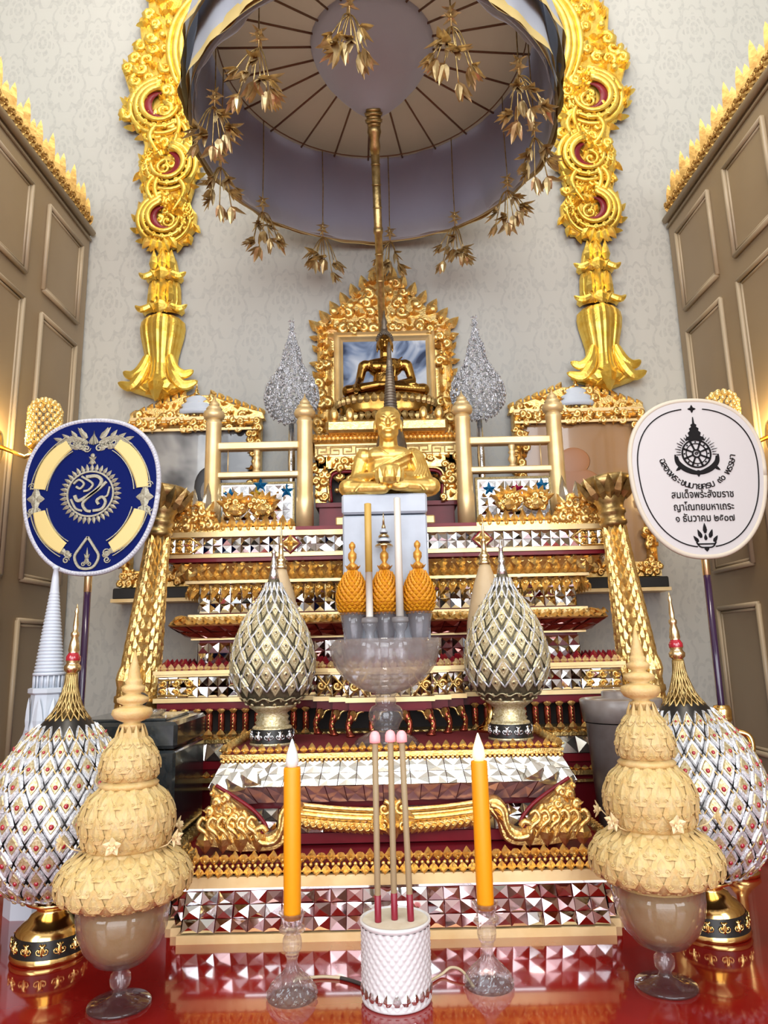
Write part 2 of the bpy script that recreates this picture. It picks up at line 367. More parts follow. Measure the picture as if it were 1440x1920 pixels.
def tiles(mb, plan, o0, z0, o1, z1, s, rows, d, seed=1, mis=(0,), star=False, skip=None):
    R = random.Random(seed); A = [(x, y, z0) for x, y in off(plan, o0)]; B = [(x, y, z1) for x, y in off(plan, o1)]
    for i in range(len(plan) - 1):
        a0, b0, a1, b1 = V(A[i]), V(A[i + 1]), V(B[i]), V(B[i + 1]); L = (b0 - a0).length
        if L < .004: continue
        nc = max(1, round(L / s)); nr = rows
        nn = (b0 - a0).cross(a1 - a0).normalized()
        P = lambda u, v: (a0.lerp(b0, u)).lerp(a1.lerp(b1, u), v)
        for c in range(nc):
            for r in range(nr):
                u0, u1, v0, v1 = c / nc, (c + 1) / nc, r / nr, (r + 1) / nr
                g = .02
                q = [P(u0 + g / nc, v0 + g / nr), P(u1 - g / nc, v0 + g / nr), P(u1 - g / nc, v1 - g / nr), P(u0 + g / nc, v1 - g / nr)]
                um, vm = (u0 + u1) / 2 + R.uniform(-.16, .16) / nc, (v0 + v1) / 2 + R.uniform(-.16, .16) / nr
                mi = R.choice(mis); j = [R.uniform(-.25, .25) * d for _ in range(4)]
                q = [p + nn * (d * .15 + j[e]) for e, p in enumerate(q)]; ap = P(um, vm) + nn * d * R.uniform(.6, 1.2)
                if star:
                    mid = [q[e].lerp(q[(e + 1) % 4], .5) - nn * d * .3 for e in range(4)]
                    vs = []
                    for e in range(4): vs += [q[e], mid[e]]
                    mb.add(vs + [ap], [(e, (e + 1) % 8, 8) for e in range(8)], mi)
                else: mb.add(q + [ap], [(0, 1, 4), (1, 2, 4), (2, 3, 4), (3, 0, 4)], mi)
def along(plan, o, z, s, fn, minl=0, front=False):
    P = off(plan, o)
    for i in range(len(P) - 1):
        a, b = V((*P[i], z)), V((*P[i + 1], z)); t = b - a; L = t.length
        if L < max(minl, .006): continue
        t.normalize(); n = V((t.y, -t.x, 0))
        if front and n.y > -.5: continue
        k = max(1, round(L / s))
        for j in range(k): fn(frame(a + t * L * (j + .5) / k, t, n), L / k, j, k)
def remesh(name, mb, mats, parent, vox, it=4, label=None):
    o = mb.build('tmp', mats)
    m = o.modifiers.new('r', 'REMESH'); m.mode = 'VOXEL'; m.voxel_size = vox; m.use_smooth_shade = True
    k = o.modifiers.new('s', 'SMOOTH'); k.iterations = it; k.factor = .5
    dg = bpy.context.evaluated_depsgraph_get(); me = bpy.data.meshes.new_from_object(o.evaluated_get(dg))
    bpy.data.objects.remove(o); me.name = name
    if not me.materials: me.materials.append(mats if not isinstance(mats, (list, tuple)) else mats[0])
    r = bpy.data.objects.new(name, me); COL.objects.link(r); r.parent = parent
    if label: r['label'] = label
    return r
# ================================================================== the room
def quadbox(name, x0, x1, y0, y1, z0, z1, m):
    b = MB(); box(b, x0, x1, y0, y1, z0, z1); return struct(ob(name, b, m))
quadbox('floor', -3, 3, -4.2, 3.2, -.1, 0, FLOORM)
quadbox('wall_back', -3, 3, 3.0, 3.1, 0, 5.2, WALLP)
def holed(name, plane, m, lo, hi, h0, h1, z0, z1, ztop, a, b):
    """a wall with one opening; plane 'x' runs along y, 'y' runs along x"""
    w_ = MB()
    for u0, u1, q0, q1 in ((lo, h0, 0, ztop), (h1, hi, 0, ztop), (h0, h1, 0, z0), (h0, h1, z1, ztop)):
        if u1 - u0 < .01 or q1 - q0 < .01: continue
        if plane == 'x': box(w_, a, b, u0, u1, q0, q1)
        else: box(w_, u0, u1, a, b, q0, q1)
    return struct(ob(name, w_, m))
holed('wall_left', 'x', WALLP, -4.2, 3.0, -2.3, -.9, 1.1, 3.7, 5.2, -2.7, -2.6)
holed('wall_right', 'x', WALLP, -4.2, 3.0, -2.3, -.9, 1.1, 3.7, 5.2, 2.6, 2.7)
holed('wall_front', 'y', WALLP, -3, 3, -2.3, 2.3, 0, 4.1, 5.2, -4.2, -4.1)
quadbox('ceiling', -3, 3, -4.2, 3.2, 5.2, 5.3, CEIL)

# ---------------------------------------------------------------- panelled cabinets along both sides, gold cresting on top
def cabinet(sx, label, label_c):
    t = thing('panelled_cabinet', label, 'cabinet')
    X = 1.345; fl = .03                                    # the fronts open outwards a little towards the viewer
    def xf(y): return sx * (X + fl * (3 - y))
    def P(d, y, z): return (xf(y) + sx * d, y, z)
    b = MB(); y0, y1, h = .7, 2.985, 2.53
    vs = [P(0, y0, 0), P(0, y1, 0), P(.5, y1, 0), P(.5, y0, 0), P(0, y0, h), P(0, y1, h), P(.5, y1, h), P(.5, y0, h)]
    b.add(vs, [(3, 2, 1, 0), (4, 5, 6, 7), (0, 1, 5, 4), (1, 2, 6, 5), (2, 3, 7, 6), (3, 0, 4, 7)]); ob('body', b, CABINET, t)
    c = MB(); tube(c, [P(-.012, y0, h + .004), P(-.012, y1, h + .004)], .016, 8); tube(c, [P(-.004, y0, h - .03), P(-.004, y1, h - .03)], .007, 6)
    ob('cornice', c, CABTRIM, t)
    def panel(ya, yb, za, zb):
        p = MB()
        for i, (g, d, r) in enumerate(((0, -.006, .0105), (.017, -.002, .006))):
            a, e, f, k = ya + g, yb - g, za + g, zb - g
            for s0, s1 in (((a, f), (e, f)), ((e, f), (e, k)), ((e, k), (a, k)), ((a, k), (a, f))):
                tube(p, [P(d, *s0), P(d, *s1)], r, 6)
        q = [P(-.003, ya + .02, za + .02), P(-.003, yb - .02, za + .02), P(-.003, yb - .02, zb - .02), P(-.003, ya + .02, zb - .02)]
        p.add(q, [(0, 1, 2, 3)], 1)
        ob('door_panel', p, [CABTRIM, CABINET], t)
    for ya, yb in ((2.61, 2.905), (2.20, 2.475), (1.79, 2.065), (1.38, 1.655)):
        for za, zb in ((2.045, 2.42), (.885, 1.94), (.2, .735)): panel(ya, yb, za, zb)
    R = random.Random(7); c = MB(); y = y1 - .075; k = 0
    while y > 1.3:
        hgt = (.13, .175, .14, .195)[k % 4]
        M = frame(P(-.005, y, h + .008), (0, sx, 0), (-sx, 0, 0))
        leaf(c, M, .066, hgt, .026, back=True, curl=.012); leaf(c, M @ shift(0, .014, .01), .036, hgt * .6, .014)
        for s in (-1, 1):
            leaf(c, M @ shift(s * .016, .012, 0) @ rotl(-s * .5), .034, .09, .014, back=True)
            scroll(c, M @ shift(s * .014, .022, .035), .014, .006, 1.1, s, 0, 9)
        y -= .048; k += 1
    ob('gold_cresting', c, CRESTG, t, label=label_c)
    return t
cabinet(-1, 'taupe panelled cabinet wall behind the royal blue fan', 'row of carved gold flame leaves along the top')
cabinet(1, 'taupe panelled cabinet wall behind the ivory fan with writing', 'row of carved gold flame leaves along the top')

# ---------------------------------------------------------------- sconces with gold crystal beads
def sconce(sx, y, z, label):
    x = sx * 1.2; xw = sx * (1.345 + .03 * (3 - y))
    t = thing('wall_sconce', label, 'wall lamp', (x, y, z), 'crystal wall sconces')
    b = MB(); lathe(b, [(.001, -.145), (.04, -.14), (.05, -.13), (.05, -.12), (.02, -.115)], 20); tube(b, [(0, 0, -.13), (sx * .06, 0, -.16), (xw - x - sx * .012, 0, -.12)], .008, 8)
    ell(b, (xw - x - sx * .008, 0, -.12), (.008, .035, .06)); ob('bracket', b, POLISHG, t)
    g = MB()
    for k in range(9):
        zz = -.115 + k * .0155; n = 13
        for i in range(n):
            a = 2 * pi * (i + .5 * (k % 2)) / n; ell(g, (.052 * cos(a), .052 * sin(a), zz), (.0085, .0085, .0095), 6, 4)
    for k, (r, zz) in enumerate(((.043, .028), (.03, .04), (.015, .047))):
        n = 11 - k * 3
        for i in range(n): a = 2 * pi * i / n; ell(g, (r * cos(a), r * sin(a), zz), (.009, .009, .009), 6, 4)
    ob('bead_shade_lattice', g, LAMPB, t)
    l = bpy.data.lights.new('sconce_light', 'POINT'); l.energy = 3.2; l.color = (1, .72, .32); l.shadow_soft_size = .03
    o = bpy.data.objects.new('sconce_light', l); COL.objects.link(o); o.location = (sx * 1.285, y - .03, z - .1)
    return t
sconce(-1, 2.4, 1.45, 'lit gold crystal bead sconce half hidden behind the royal blue fan')
sconce(1, 2.4, 1.425, 'lit gold crystal bead sconce peeking over the ivory fan')

# ---------------------------------------------------------------- carved gilded ornaments on the back wall
def wall_ornament(sx, cx, label):
    t = thing('carved_wall_ornament', label, 'ornament', (cx, 2.985, 0), 'gilded wall ornaments beside the umbrella')
    F = lambda x, z, y=0: FRONT(sx * x, -y, z) @ (Matrix.Identity(4) if sx > 0 else Matrix.Diagonal((-1, 1, 1, 1)))
    # lotus bell foot: half round body with deep flutes, leaf lips curling out
    def half(mb, rows, n=30, fl=6, fd=.1, mi=0):
        vs = []
        for wd, z, dp in rows:
            for i in range(n + 1):
                a = pi * i / n; q = 1 + fd * (abs(sin(fl * a)) ** .6 - 1)
                rid = 1 + .3 * max(0, 1 - abs(a - pi / 2) * 5)
                vs.append((wd * cos(a), dp * sin(a) * q * rid, z))
        m = n + 1
        mb.add(vs, [(k * m + i, (k + 1) * m + i, (k + 1) * m + i + 1, k * m + i + 1) for k in range(len(rows) - 1) for i in range(n)], mi, False, F(0, 0))
    b = MB()
    half(b, [(.004, 1.70, .02), (.05, 1.72, .05), (.115, 1.742, .07), (.15, 1.762, .07), (.13, 1.772, .068), (.098, 1.79, .066), (.08, 1.82, .062), (.072, 1.86, .06), (.074, 1.90, .064), (.085, 1.95, .074), (.097, 2.0, .082), (.102, 2.04, .084), (.098, 2.07, .078), (.078, 2.09, .066), (.05, 2.098, .05)])
    for s in (-1, 1):
        for i, (z0, out, zt, w_) in enumerate(((1.80, .175, 1.765, .05), (1.83, .155, 1.815, .045))):
            pts = spl([(s * .05, .05, z0 + .07), (s * .075, .06, z0), (s * .115, .055, zt - .01), (s * out, .045, zt + .012)], 5)
            tube(b, pts, [w_ * q for q in (.25, .35, .4, .45, .48, .5, .5, .5, .5, .5, .48, .45, .4, .33, .22, .06)], 8, 0, False, F(0, 0), flat=.5)
        leaf(b, F(s * .04, 1.79, .05) @ rotl(pi - s * .9), .07, .12, .03); leaf(b, F(s * .015, 1.77, .065) @ rotl(pi - s * .3), .05, .085, .03)
    leaf(b, F(0, 1.80, .07) @ rotl(pi), .07, .125, .035)
    ob('lotus_bell', b, LEAFG, t)
    def collar(z, r, w_):
        c = MB(); half(c, [(r * .85, z - .018, .05), (r, z - .004, .065), (r * .98, z + .012, .062), (r * .8, z + .022, .05)], fl=4, fd=.05)
        for s in (-1, 1):
            tube(c, spl([(s * r * .4, .055, z + .012), (s * r * .9, .055, z - .008), (s * (r + .022), .045, z + .016)], 4), [.012, .014, .015, .016, .016, .014, .011, .007, .002], 7, 0, False, F(0, 0), flat=.8)
        leaf(c, F(0, z + .03, .06) @ rotl(pi), .07, .065, .022)
        for s in (-1, 1): leaf(c, F(s * .05, z + .025, .05) @ rotl(pi - s * .5), .055, .055, .02)
        ob('leaf_collar', c, LEAFG, t)
    collar(2.125, .095, 1); collar(2.285, .085, 1)
    b = MB()
    half(b, [(.07, 2.14, .05), (.078, 2.17, .06), (.074, 2.24, .06), (.066, 2.275, .05)], fl=5, fd=.18)
    half(b, [(.072, 2.295, .05), (.064, 2.32, .055), (.05, 2.38, .05), (.03, 2.425, .04)], fl=5, fd=.18)
    for s in (-1, 0, 1):
        for z in (2.155, 2.31): leaf(b, F(s * .04, z, .055), .04, .1, .02)
    ob('fluted_shaft', b, LEAFG, t)
    # volutes: layered curls with flame tips on the outer edge, red lacquer in the hollow
    b = MB(); RDS = []; R = random.Random(3 + sx)
    SP = [(-.1, 2.46), (.1, 2.46), (.125, 2.56), (.1, 2.66), (.12, 2.74), (.13, 2.86), (.11, 2.97), (.1, 3.06), (.1, 3.2), (-.17, 3.2), (-.15, 3.08), (-.12, 2.98), (-.13, 2.86), (-.12, 2.74), (-.11, 2.66), (-.125, 2.56)]
    poly_ext(b, SP, F(0, 0), .026, 0, .006); carve(b, F(0, 0, .022), lambda x, z: abs(x) < .115, (-.12, .12, 2.5, 3.15), .05, 77 + sx, .016)
    def volute(x, z, r, d, oa, base=.03):
        n = 26; poly_ext(b, [(x + r * cos(2 * pi * i / n) * (1 + .05 * sin(i * 2.3)), z + r * 1.02 * sin(2 * pi * i / n)) for i in range(n)], F(0, 0), base, 0, .01)
        for k, q in enumerate((.95, .76, .57)):
            pts = []; rs = []
            for i in range(22):
                a = oa + d * (i / 21) * 1.45 * pi; pts.append((x + r * q * cos(a) * (1 - .006 * i), base + .008 + .01 * k, z + r * q * sin(a) * (1 - .006 * i))); rs.append(r * (.115 - .0035 * i * .8))
            tube(b, pts, rs, 6, 0, True, F(0, 0), flat=.9)
        rd = MB(); RDS.append(rd); pts = [(x + r * .4 * cos(oa + d * a) , base + .02, z + r * .4 * sin(oa + d * a)) for a in [i * .28 for i in range(13)]]
        tube(rd, pts, [r * (.03 + .13 * sin(pi * i / 12)) for i in range(13)], 6, 0, True, F(0, 0), flat=.35)
        scroll(b, F(x + r * .16 * cos(oa + d * 3.6), z + r * .16 * sin(oa + d * 3.6), base + .012), r * .27, r * .07, 1.3, -d, oa)
        m = 11
        for i in range(m):
            a = oa + d * (.1 + i / m * 1.5 * pi); leaf(b, F(x + r * .93 * cos(a), z + r * .93 * sin(a), base * .6) @ rotl(a - pi / 2 - d * .75), r * .26, r * .4, .022)
            a2 = a + .2; scroll(b, F(x + r * .68 * cos(a2), z + r * .68 * sin(a2), base + .02), r * .1, r * .045, 1.0, d, a2, 8)
        for i in range(9):
            a = oa - d * (.15 + i * .19); q = R.uniform(.25, .8); leaf(b, F(x + r * q * cos(a), z + r * q * sin(a), base) @ rotl(R.uniform(-1, 1)), r * .22, r * .4, .028); scroll(b, F(x + r * .8 * cos(a), z + r * .8 * sin(a), base), r * .12, r * .05, 1.1, -d, a, 9)
    volute(.0, 2.575, .138, 1, pi * .55); volute(.0, 2.855, .145, -1, pi * .45); volute(-.04, 3.17, .165, 1, pi * .5)
    for s, z in ((1, 2.70), (-1, 2.715), (-1, 2.99), (1, 3.0), (.6, 3.04), (-.6, 2.72)):
        tube(b, spl([(s * .03, .04, z - .09), (s * .085, .05, z), (s * .06, .045, z + .07), (s * .0, .03, z + .11)], 5), [.006 + .007 * sin(pi * i / 15) for i in range(16)], 6, 0, True, F(0, 0)); [leaf(b, F(s * .07, z + dz, .035) @ rotl(-s * (.6 + dz * 6)), .045, .07, .026) for dz in (-.05, 0, .05)]
    for i in range(5): leaf(b, F(-.02 + .02 * (i - 2), 2.47 - abs(i - 2) * -.008, .04) @ rotl(pi + (i - 2) * .28), .05, .075, .02)
    ob('scroll_volutes_trim', b, LEAFG, t, label='bright gold carved curls'); [ob('red_inlay', q, RED, t, label='red lacquer hollow') for q in RDS]
    # upper part: flame panel rising past the umbrella, with a smooth arch moulding on the inner edge
    b = MB()
    out = [(-.165, 3.06), (-.235, 3.18), (-.2, 3.26), (-.245, 3.4), (-.185, 3.43), (-.2, 3.52), (-.16, 3.56), (-.175, 3.68), (-.13, 3.72), (-.14, 3.9), (.06, 3.9), (.02, 3.72), (-.02, 3.56), (.01, 3.4), (.07, 3.26), (.105, 3.12), (.06, 3.03)]
    poly_ext(b, out, F(0, 0), .035, 0, .008)
    def ins(x, z):
        n = len(out); c = False
        for i in range(n):
            (xa, za), (xb, zb) = out[i - 1], out[i]
            if (za > z) != (zb > z) and x < (xb - xa) * (z - za) / (zb - za) + xa: c = not c
        return c
    carve(b, F(0, 0, .03), ins, (-.25, .11, 3.05, 3.9), .062, 11 + sx, .02)
    for x, z, a, s in ((-.2, 3.2, .75, .12), (-.215, 3.39, .5, .13), (-.18, 3.52, .4, .1), (-.15, 3.68, .35, .1), (-.13, 3.84, .3, .1)):
        for k in (-.35, 0, .35): leaf(b, F(x + .03, z - .04, .02) @ rotl(a + k), s * .4, s * (1 - abs(k)), .03, back=True)
    ob('flame_panel', b, LEAFG, t)
    a = MB()
    for o_, r, dy in ((0, .026, .03), (.03, .017, .045), (-.03, .014, .045)):
        pts = spl([(.085 + o_, dy, 3.24), (.035 + o_, dy, 3.36), (.012 + o_, dy, 3.48), (.03 + o_, dy, 3.62), (.09 + o_, dy, 3.74), (.17 + o_, dy, 3.83)], 6)
        tube(a, pts, [r * (.4 + .6 * min(1, i / 8)) for i in range(len(pts))], 8, 0, True, F(0, 0))
    ob('arch_moulding', a, LEAFG, t, label='smooth gold curved moulding')
    return t
wall_ornament(1, -.985, 'tall gilded curling wall ornament above the royal blue fan and white-domed frame')
wall_ornament(-1, .985, 'tall gilded curling wall ornament beside the ivory fan')

# ---------------------------------------------------------------- picture frames
def rect_frame(mb, x0, x1, z0, z1, wd, y, d, M, mi=0):
    """mitred moulding with a stepped section"""
    sec = [(0, 0), (0, d * .8), (wd * .15, d), (wd * .35, d * .7), (wd * .6, d * .85), (wd * .8, d * .5), (wd, d * .3), (wd, 0)]
    vs = []
    for o, h in sec: vs += [(x0 + o, y + h, z0 + o), (x1 - o, y + h, z0 + o), (x1 - o, y + h, z1 - o), (x0 + o, y + h, z1 - o)]
    fs = [(k * 4 + i, k * 4 + (i + 1) % 4, k * 4 + 4 + (i + 1) % 4, k * 4 + 4 + i) for k in range(len(sec) - 1) for i in range(4)]
    mb.add(vs, fs, mi, False, M)
def pic_mat(name, c1, c2, c3, scale, dist):
    m = mat(name, c1, .12, 0, Coat_Weight=.8); b = m.node_tree.nodes['Principled BSDF']
    tc = nd(m, 'ShaderNodeTexCoord'); n = nd(m, 'ShaderNodeTexNoise'); n.inputs['Scale'].default_value = scale; n.inputs['Distortion'].default_value = dist; n.inputs['Detail'].default_value = 3
    lk(m, tc.outputs['Object'], n.inputs['Vector']); r = nd(m, 'ShaderNodeValToRGB'); e = r.color_ramp.elements
    e[0].position = .34; e[0].color = (*c1, 1); e[1].position = .58; e[1].color = (*c3, 1); q = e.new(.45); q.color = (*c2, 1)
    lk(m, n.outputs[0], r.inputs[0]); lk(m, r.outputs[0], b.inputs['Base Color']); return m
t = thing('picture_frame', 'ornate gold frame with blue picture behind the bronze Buddha image', 'picture frame', (.012, 2.996, 0))
F = FRONT(0, 0, 0)
b = MB(); rect_frame(b, -.225, .225, 1.40, 2.0, .04, .01, .035, F); ob('inner_frame', b, PAINTG, t)
b = MB(); box(b, -.19, .19, -.02, 0, 1.43, 1.97); ob('picture', b, pic_mat('blue_white_picture', (.05, .07, .13), (.26, .34, .5), (.72, .78, .86), 5, 1.6), t, label='dark blue and white picture')
b = MB(); box(b, -.3, .3, -.012, .0, 1.38, 2.03); rect_frame(b, -.3, .3, 1.38, 2.03, .075, 0, .028, F)
carve(b, F @ shift(0, .025, 0), lambda x, z: abs(x) > .235 or z > 1.985, (-.31, .31, 1.39, 2.04), .042, 21, .018)
for s in (-1, 1):
    for k in range(10): leaf(b, F @ shift(s * .295, .02, 1.42 + k * .062) @ rotl(-s * (1.3 if k % 2 else .7)), .03, .045, .012, back=True)
ob('carved_border', b, GOLD, t)
b = MB(); ins = lambda x, z: z < 2.30 - .28 * (abs(x) / .3) ** 1.15 and z > 2.02
poly_ext(b, [(-.3, 2.02), (.3, 2.02), (.31, 2.06), (.2, 2.12), (.13, 2.2), (.06, 2.25), (0, 2.3), (-.06, 2.25), (-.13, 2.2), (-.2, 2.12), (-.31, 2.06)], F, .016, 0, .004)
carve(b, F @ shift(0, .014, 0), ins, (-.3, .3, 2.02, 2.31), .048, 5, .017, scr=.4)
for i in range(-7, 8): leaf(b, F @ shift(i * .041, .02, 2.28 - .27 * (abs(i) / 7.2) ** 1.1) @ rotl(-i * .11), .05, .075, .014, back=True)
for i in range(-3, 4): ell(b, (i * .075, .022, 2.1 + .09 * (1 - abs(i) / 3.5)), (.022, .014, .022), 10, 6, 0, F)
ob('carved_crest', b, GOLD, t)

def shrine_frame(cx, pic, label, lp, extra):
    t = thing('glazed_frame', label, 'picture frame', (cx, 2.985, 0), 'gold frames with white domes')
    b = MB(); rect_frame(b, -.285, .285, .87, 1.60, .05, 0, .06, F); carve(b, F @ shift(0, .05, 0), lambda x, z: abs(x) > .235 or z > 1.55, (-.285, .285, .9, 1.6), .03, 8, .012)
    box(b, -.285, .285, -.07, 0, .875, .935); carve(b, F @ shift(0, .07, 0), lambda x, z: True, (-.285, .285, .88, .93), .028, 4, .01); ob('carved_border', b, GOLD, t)
    b = MB(); box(b, -.28, .28, -.055, -.045, 1.585, 1.61); box(b, -.28, .28, -.06, -.05, 1.545, 1.556); ob('gilt_fillet', b, PAINTG, t)
    b = MB(); box(b, -.245, .245, -.03, -.005, .9, 1.57); ob('picture', b, pic, t, label=lp)
    if extra: extra(t)
    b = MB(); poly_ext(b, [(-.3, 1.60), (.3, 1.60), (.29, 1.635), (.16, 1.675), (.06, 1.72), (-.06, 1.72), (-.16, 1.675), (-.29, 1.635)], F, .03, 0, .006)
    carve(b, F @ shift(0, .028, 0), lambda x, z: z < 1.715 - .1 * abs(x) / .3, (-.29, .29, 1.605, 1.72), .034, 6, .016)
    for s in (-1, 1):
        for k in range(7): leaf(b, F @ shift(s * (.29 - k * .036), .012, 1.625 + k * .0145) @ rotl(s * .5), .032, .042, .014, back=True)
    ob('pediment', b, GOLD, t)
    b = MB(); M = F @ shift(0, .03, 0); lathe(b, [(.07, 1.625), (.078, 1.64), (.074, 1.65), (.062, 1.652), (.066, 1.67), (.055, 1.677), (.046, 1.68), (.048, 1.697), (.03, 1.708), (.012, 1.715)], 22, M=Matrix.Translation((0, -.035, 0)), ey=.35); ob('white_dome_emblem', b, WHITEST, t, label='white stepped dome')
    b = MB(); lathe(b, [(.012, 1.714), (.014, 1.722), (.006, 1.728), (.009, 1.735), (.004, 1.745), (.001, 1.785)], 12, c=(0, -.035)); ob('spire', b, POLISHG, t)
    b = MB(); box(b, -.3, .3, -.1, 0, .825, .87, 0, .004); ob('shelf', b, BLACKM, t, label='black ledge under the frame')
    b = MB(); box(b, -.305, .305, -.105, 0, .812, .826); ob('shelf_edge', b, PAINTG, t)
    return t
DG = pic_mat('dark_photograph', (.05, .05, .052), (.22, .22, .22), (.42, .41, .39), 3.2, .5)
TANP = pic_mat('tan_photograph', (.42, .24, .11), (.47, .28, .14), (.4, .22, .1), 1.6, 0)
def portrait(t):
    b = MB(); ell(b, (.06, .032, 1.3), (.06, .003, .09), 20, 10, 0, F); ell(b, (.06, .032, 1.14), (.13, .003, .1), 20, 10, 0, F); ob('portrait_figure', b, mat('dark_print', (.04, .04, .045), .3), t, label='dark seated silhouette in the picture')
    b = MB(); ell(b, (.062, .034, 1.28), (.035, .003, .055), 16, 8, 0, F); ob('portrait_face', b, mat('grey_print', (.3, .29, .28), .3), t)
shrine_frame(-.815, DG, 'gold frame with white dome and dark grey photograph, behind the royal blue fan', 'dark grey photograph', portrait)
def portrait2(t):
    b = MB(); ell(b, (-.03, .032, 1.38), (.07, .003, .06), 20, 10, 0, F); ell(b, (-.03, .032, 1.25), (.13, .003, .1), 20, 10, 0, F); ob('portrait_figure', b, mat('rust_print', (.45, .2, .09), .3), t)
shrine_frame(.845, TANP, 'gold frame with white dome and tan brown picture, behind the ivory fan', 'tan brown picture', portrait2)
# ================================================================== the tiered umbrella above the altar
UX, UY = -.012, 2.28
t = thing('ceremonial_umbrella', 'large grey and white cloth ceremonial umbrella on tall gilt pole', 'umbrella', (UX, UY, -.032))
def wavy(mb, prof, amp, nw, n=144, mi=0, ph=0, mis=None):
    vs = []; m = len(prof)
    for k, (r, z) in enumerate(prof):
        for i in range(n):
            a = 2 * pi * i / n; q = k / (m - 1)
            rr = r + amp * q * sin(nw * a + ph) + amp * .6 * q * sin(nw * 2.7 * a + 1.3)
            vs.append((rr * cos(a), rr * sin(a), z + amp * .35 * q * cos(nw * a)))
    mb.add(vs, [(k * n + i, k * n + (i + 1) % n, (k + 1) * n + (i + 1) % n, (k + 1) * n + i) for k in range(m - 1) for i in range(n)], mi, True)
    if mis:
        L = (m - 1) * n; 
        for k in range(m - 1):
            for i in range(n): mb.m[len(mb.m) - L + k * n + i] = mis[k]
b = MB(); lathe(b, [(.2, 2.86), (.4, 2.855), (.612, 2.845), (.612, 2.852), (.4, 2.9), (.12, 2.98), (.02, 3.05)], 72, cap=False); ob('canopy_cloth', b, CLOTHC, t, label='beige gathered cloth ceiling of the umbrella')
b = MB(); wavy(b, [(.6, 2.846), (.608, 2.74), (.616, 2.62), (.626, 2.53), (.636, 2.455)], .009, 9); wavy(b, [(.642, 2.455), (.632, 2.53), (.622, 2.62), (.614, 2.74), (.606, 2.846)], .009, 9); ob('inner_valance', b, CLOTHG, t, label='blue grey inner cloth skirt')
b = MB(); wavy(b, [(.628, 2.86), (.638, 2.7), (.65, 2.56), (.655, 2.50), (.662, 2.455)], .010, 9, ph=.1, mis=[0, 0, 0, 1]); wavy(b, [(.655, 2.455), (.648, 2.52), (.64, 2.62), (.632, 2.74), (.622, 2.86)], .010, 9, ph=.1, mis=[1, 0, 0, 0]); ob('outer_valance', b, [CLOTHW, TRIMY], t, label='pale outer skirt with yellow hem')
b = MB(); wavy(b, [(.632, 2.88), (.655, 2.78), (.675, 2.68), (.684, 2.62), (.69, 2.585)], .010, 12, ph=.7, mis=[0, 0, 0, 1]); wavy(b, [(.684, 2.585), (.67, 2.68), (.65, 2.78), (.626, 2.88)], .010, 12, ph=.7, mis=[1, 0, 0]); ob('upper_flounce', b, [CLOTHW, TRIMY], t, label='short upper flounce with yellow hem')
b = MB(); lathe(b, [(.03, 2.575), (.05, 2.59), (.09, 2.63), (.14, 2.69), (.19, 2.76), (.22, 2.82), (.232, 2.862)], 48); ob('hub_cloth', b, CLOTHG, t, label='smooth grey cloth cone at the hub')
for i in range(24):
    a = 2 * pi * i / 24 + .05; b = MB(); tube(b, [(.222 * cos(a), .222 * sin(a), 2.852), (.605 * cos(a), .605 * sin(a), 2.838)], .0042, 6); ob('rib', b, RIBW, t)
b = MB(); tube(b, [(.575 * cos(2 * pi * i / 72), .575 * sin(2 * pi * i / 72), 2.836) for i in range(73)], .0028, 5); ob('stitched_ring', b, RIBW, t)
PT, PB = V((0, -.005, 2.585)), V((.02, .565, 1.76))
def pp(s): return PT.lerp(PB, s)
b = MB()
for s0, r in ((0, .03), (.012, .034), (.024, .028), (.034, .033), (.046, .026)): tube(b, [pp(s0), pp(s0 + .011)], [r, r * .94], 18)
tube(b, [pp(.05), pp(.075), pp(.1), pp(.125), pp(.15)], [.022, .026, .018, .021, .017], 16)
SOCK = b
b = MB(); tube(b, [pp(.14), pp(.4), pp(.41)], [.0165, .016, .019], 14); tube(b, [pp(.405), pp(.425), pp(.43), pp(.97), pp(1) + V((0, .004, -.03)), V((.02, .566, 1.426))], [.019, .019, .0155, .0145, .0145, .0145], 14)
for s in (.18, .25, .33, .5, .6): tube(b, [pp(s), pp(s + .006)], .018, 12)
po = ob('pole', b, OLDG, t); ob('pole_socket', SOCK, OLDG, po, label='ringed antique gold socket')
# ---- hanging gilt leaf pendants, one at every second rib end
def pendant_mesh(seed):
    R = random.Random(seed); c = MB(); st = MB(); lf = MB()
    tube(c, [(0, 0, .53), (.002, 0, .35), (0, .001, .2), (0, 0, .1)], .0022, 5)
    for z in (.16, .145, .13):
        for k in range(4): a = 1.57 * k + z * 40; leaf(lf, shift(0, 0, z) @ Matrix.Rotation(a, 4, 'Z') @ Matrix.Rotation(-1.9, 4, 'X'), .011, .03, .003, back=True, curl=-.006)
    for k in range(9):
        a = 2 * pi * k / 9 + R.uniform(-.3, .3); o_ = R.uniform(.03, .066); z = R.uniform(-.045, .035)
        e = (o_ * cos(a), o_ * sin(a), z)
        tube(st, spl([(0, 0, .1), (o_ * .45 * cos(a), o_ * .45 * sin(a), .075), e], 4), .0022, 5)
        for j in range(7):
            b2 = a + R.uniform(-1.2, 1.2); tl = R.uniform(.2, 1.3)
            M = shift(*e) @ Matrix.Rotation(b2 - pi / 2, 4, 'Z') @ Matrix.Rotation(pi - tl if False else -(pi - tl), 4, 'X')
            leaf(lf, M, R.uniform(.018, .028), R.uniform(.042, .066), .004, back=True, curl=R.uniform(-.012, .012))
    return c.mesh('cord', OLDG), st.mesh('stem', OLDG), lf.mesh('gilt_leaves', vary(mat('gilt_leaf', (.8, .64, .34), .36, .75), (.5, .36, .16), 30))
pm = [pendant_mesh(k) for k in range(3)]
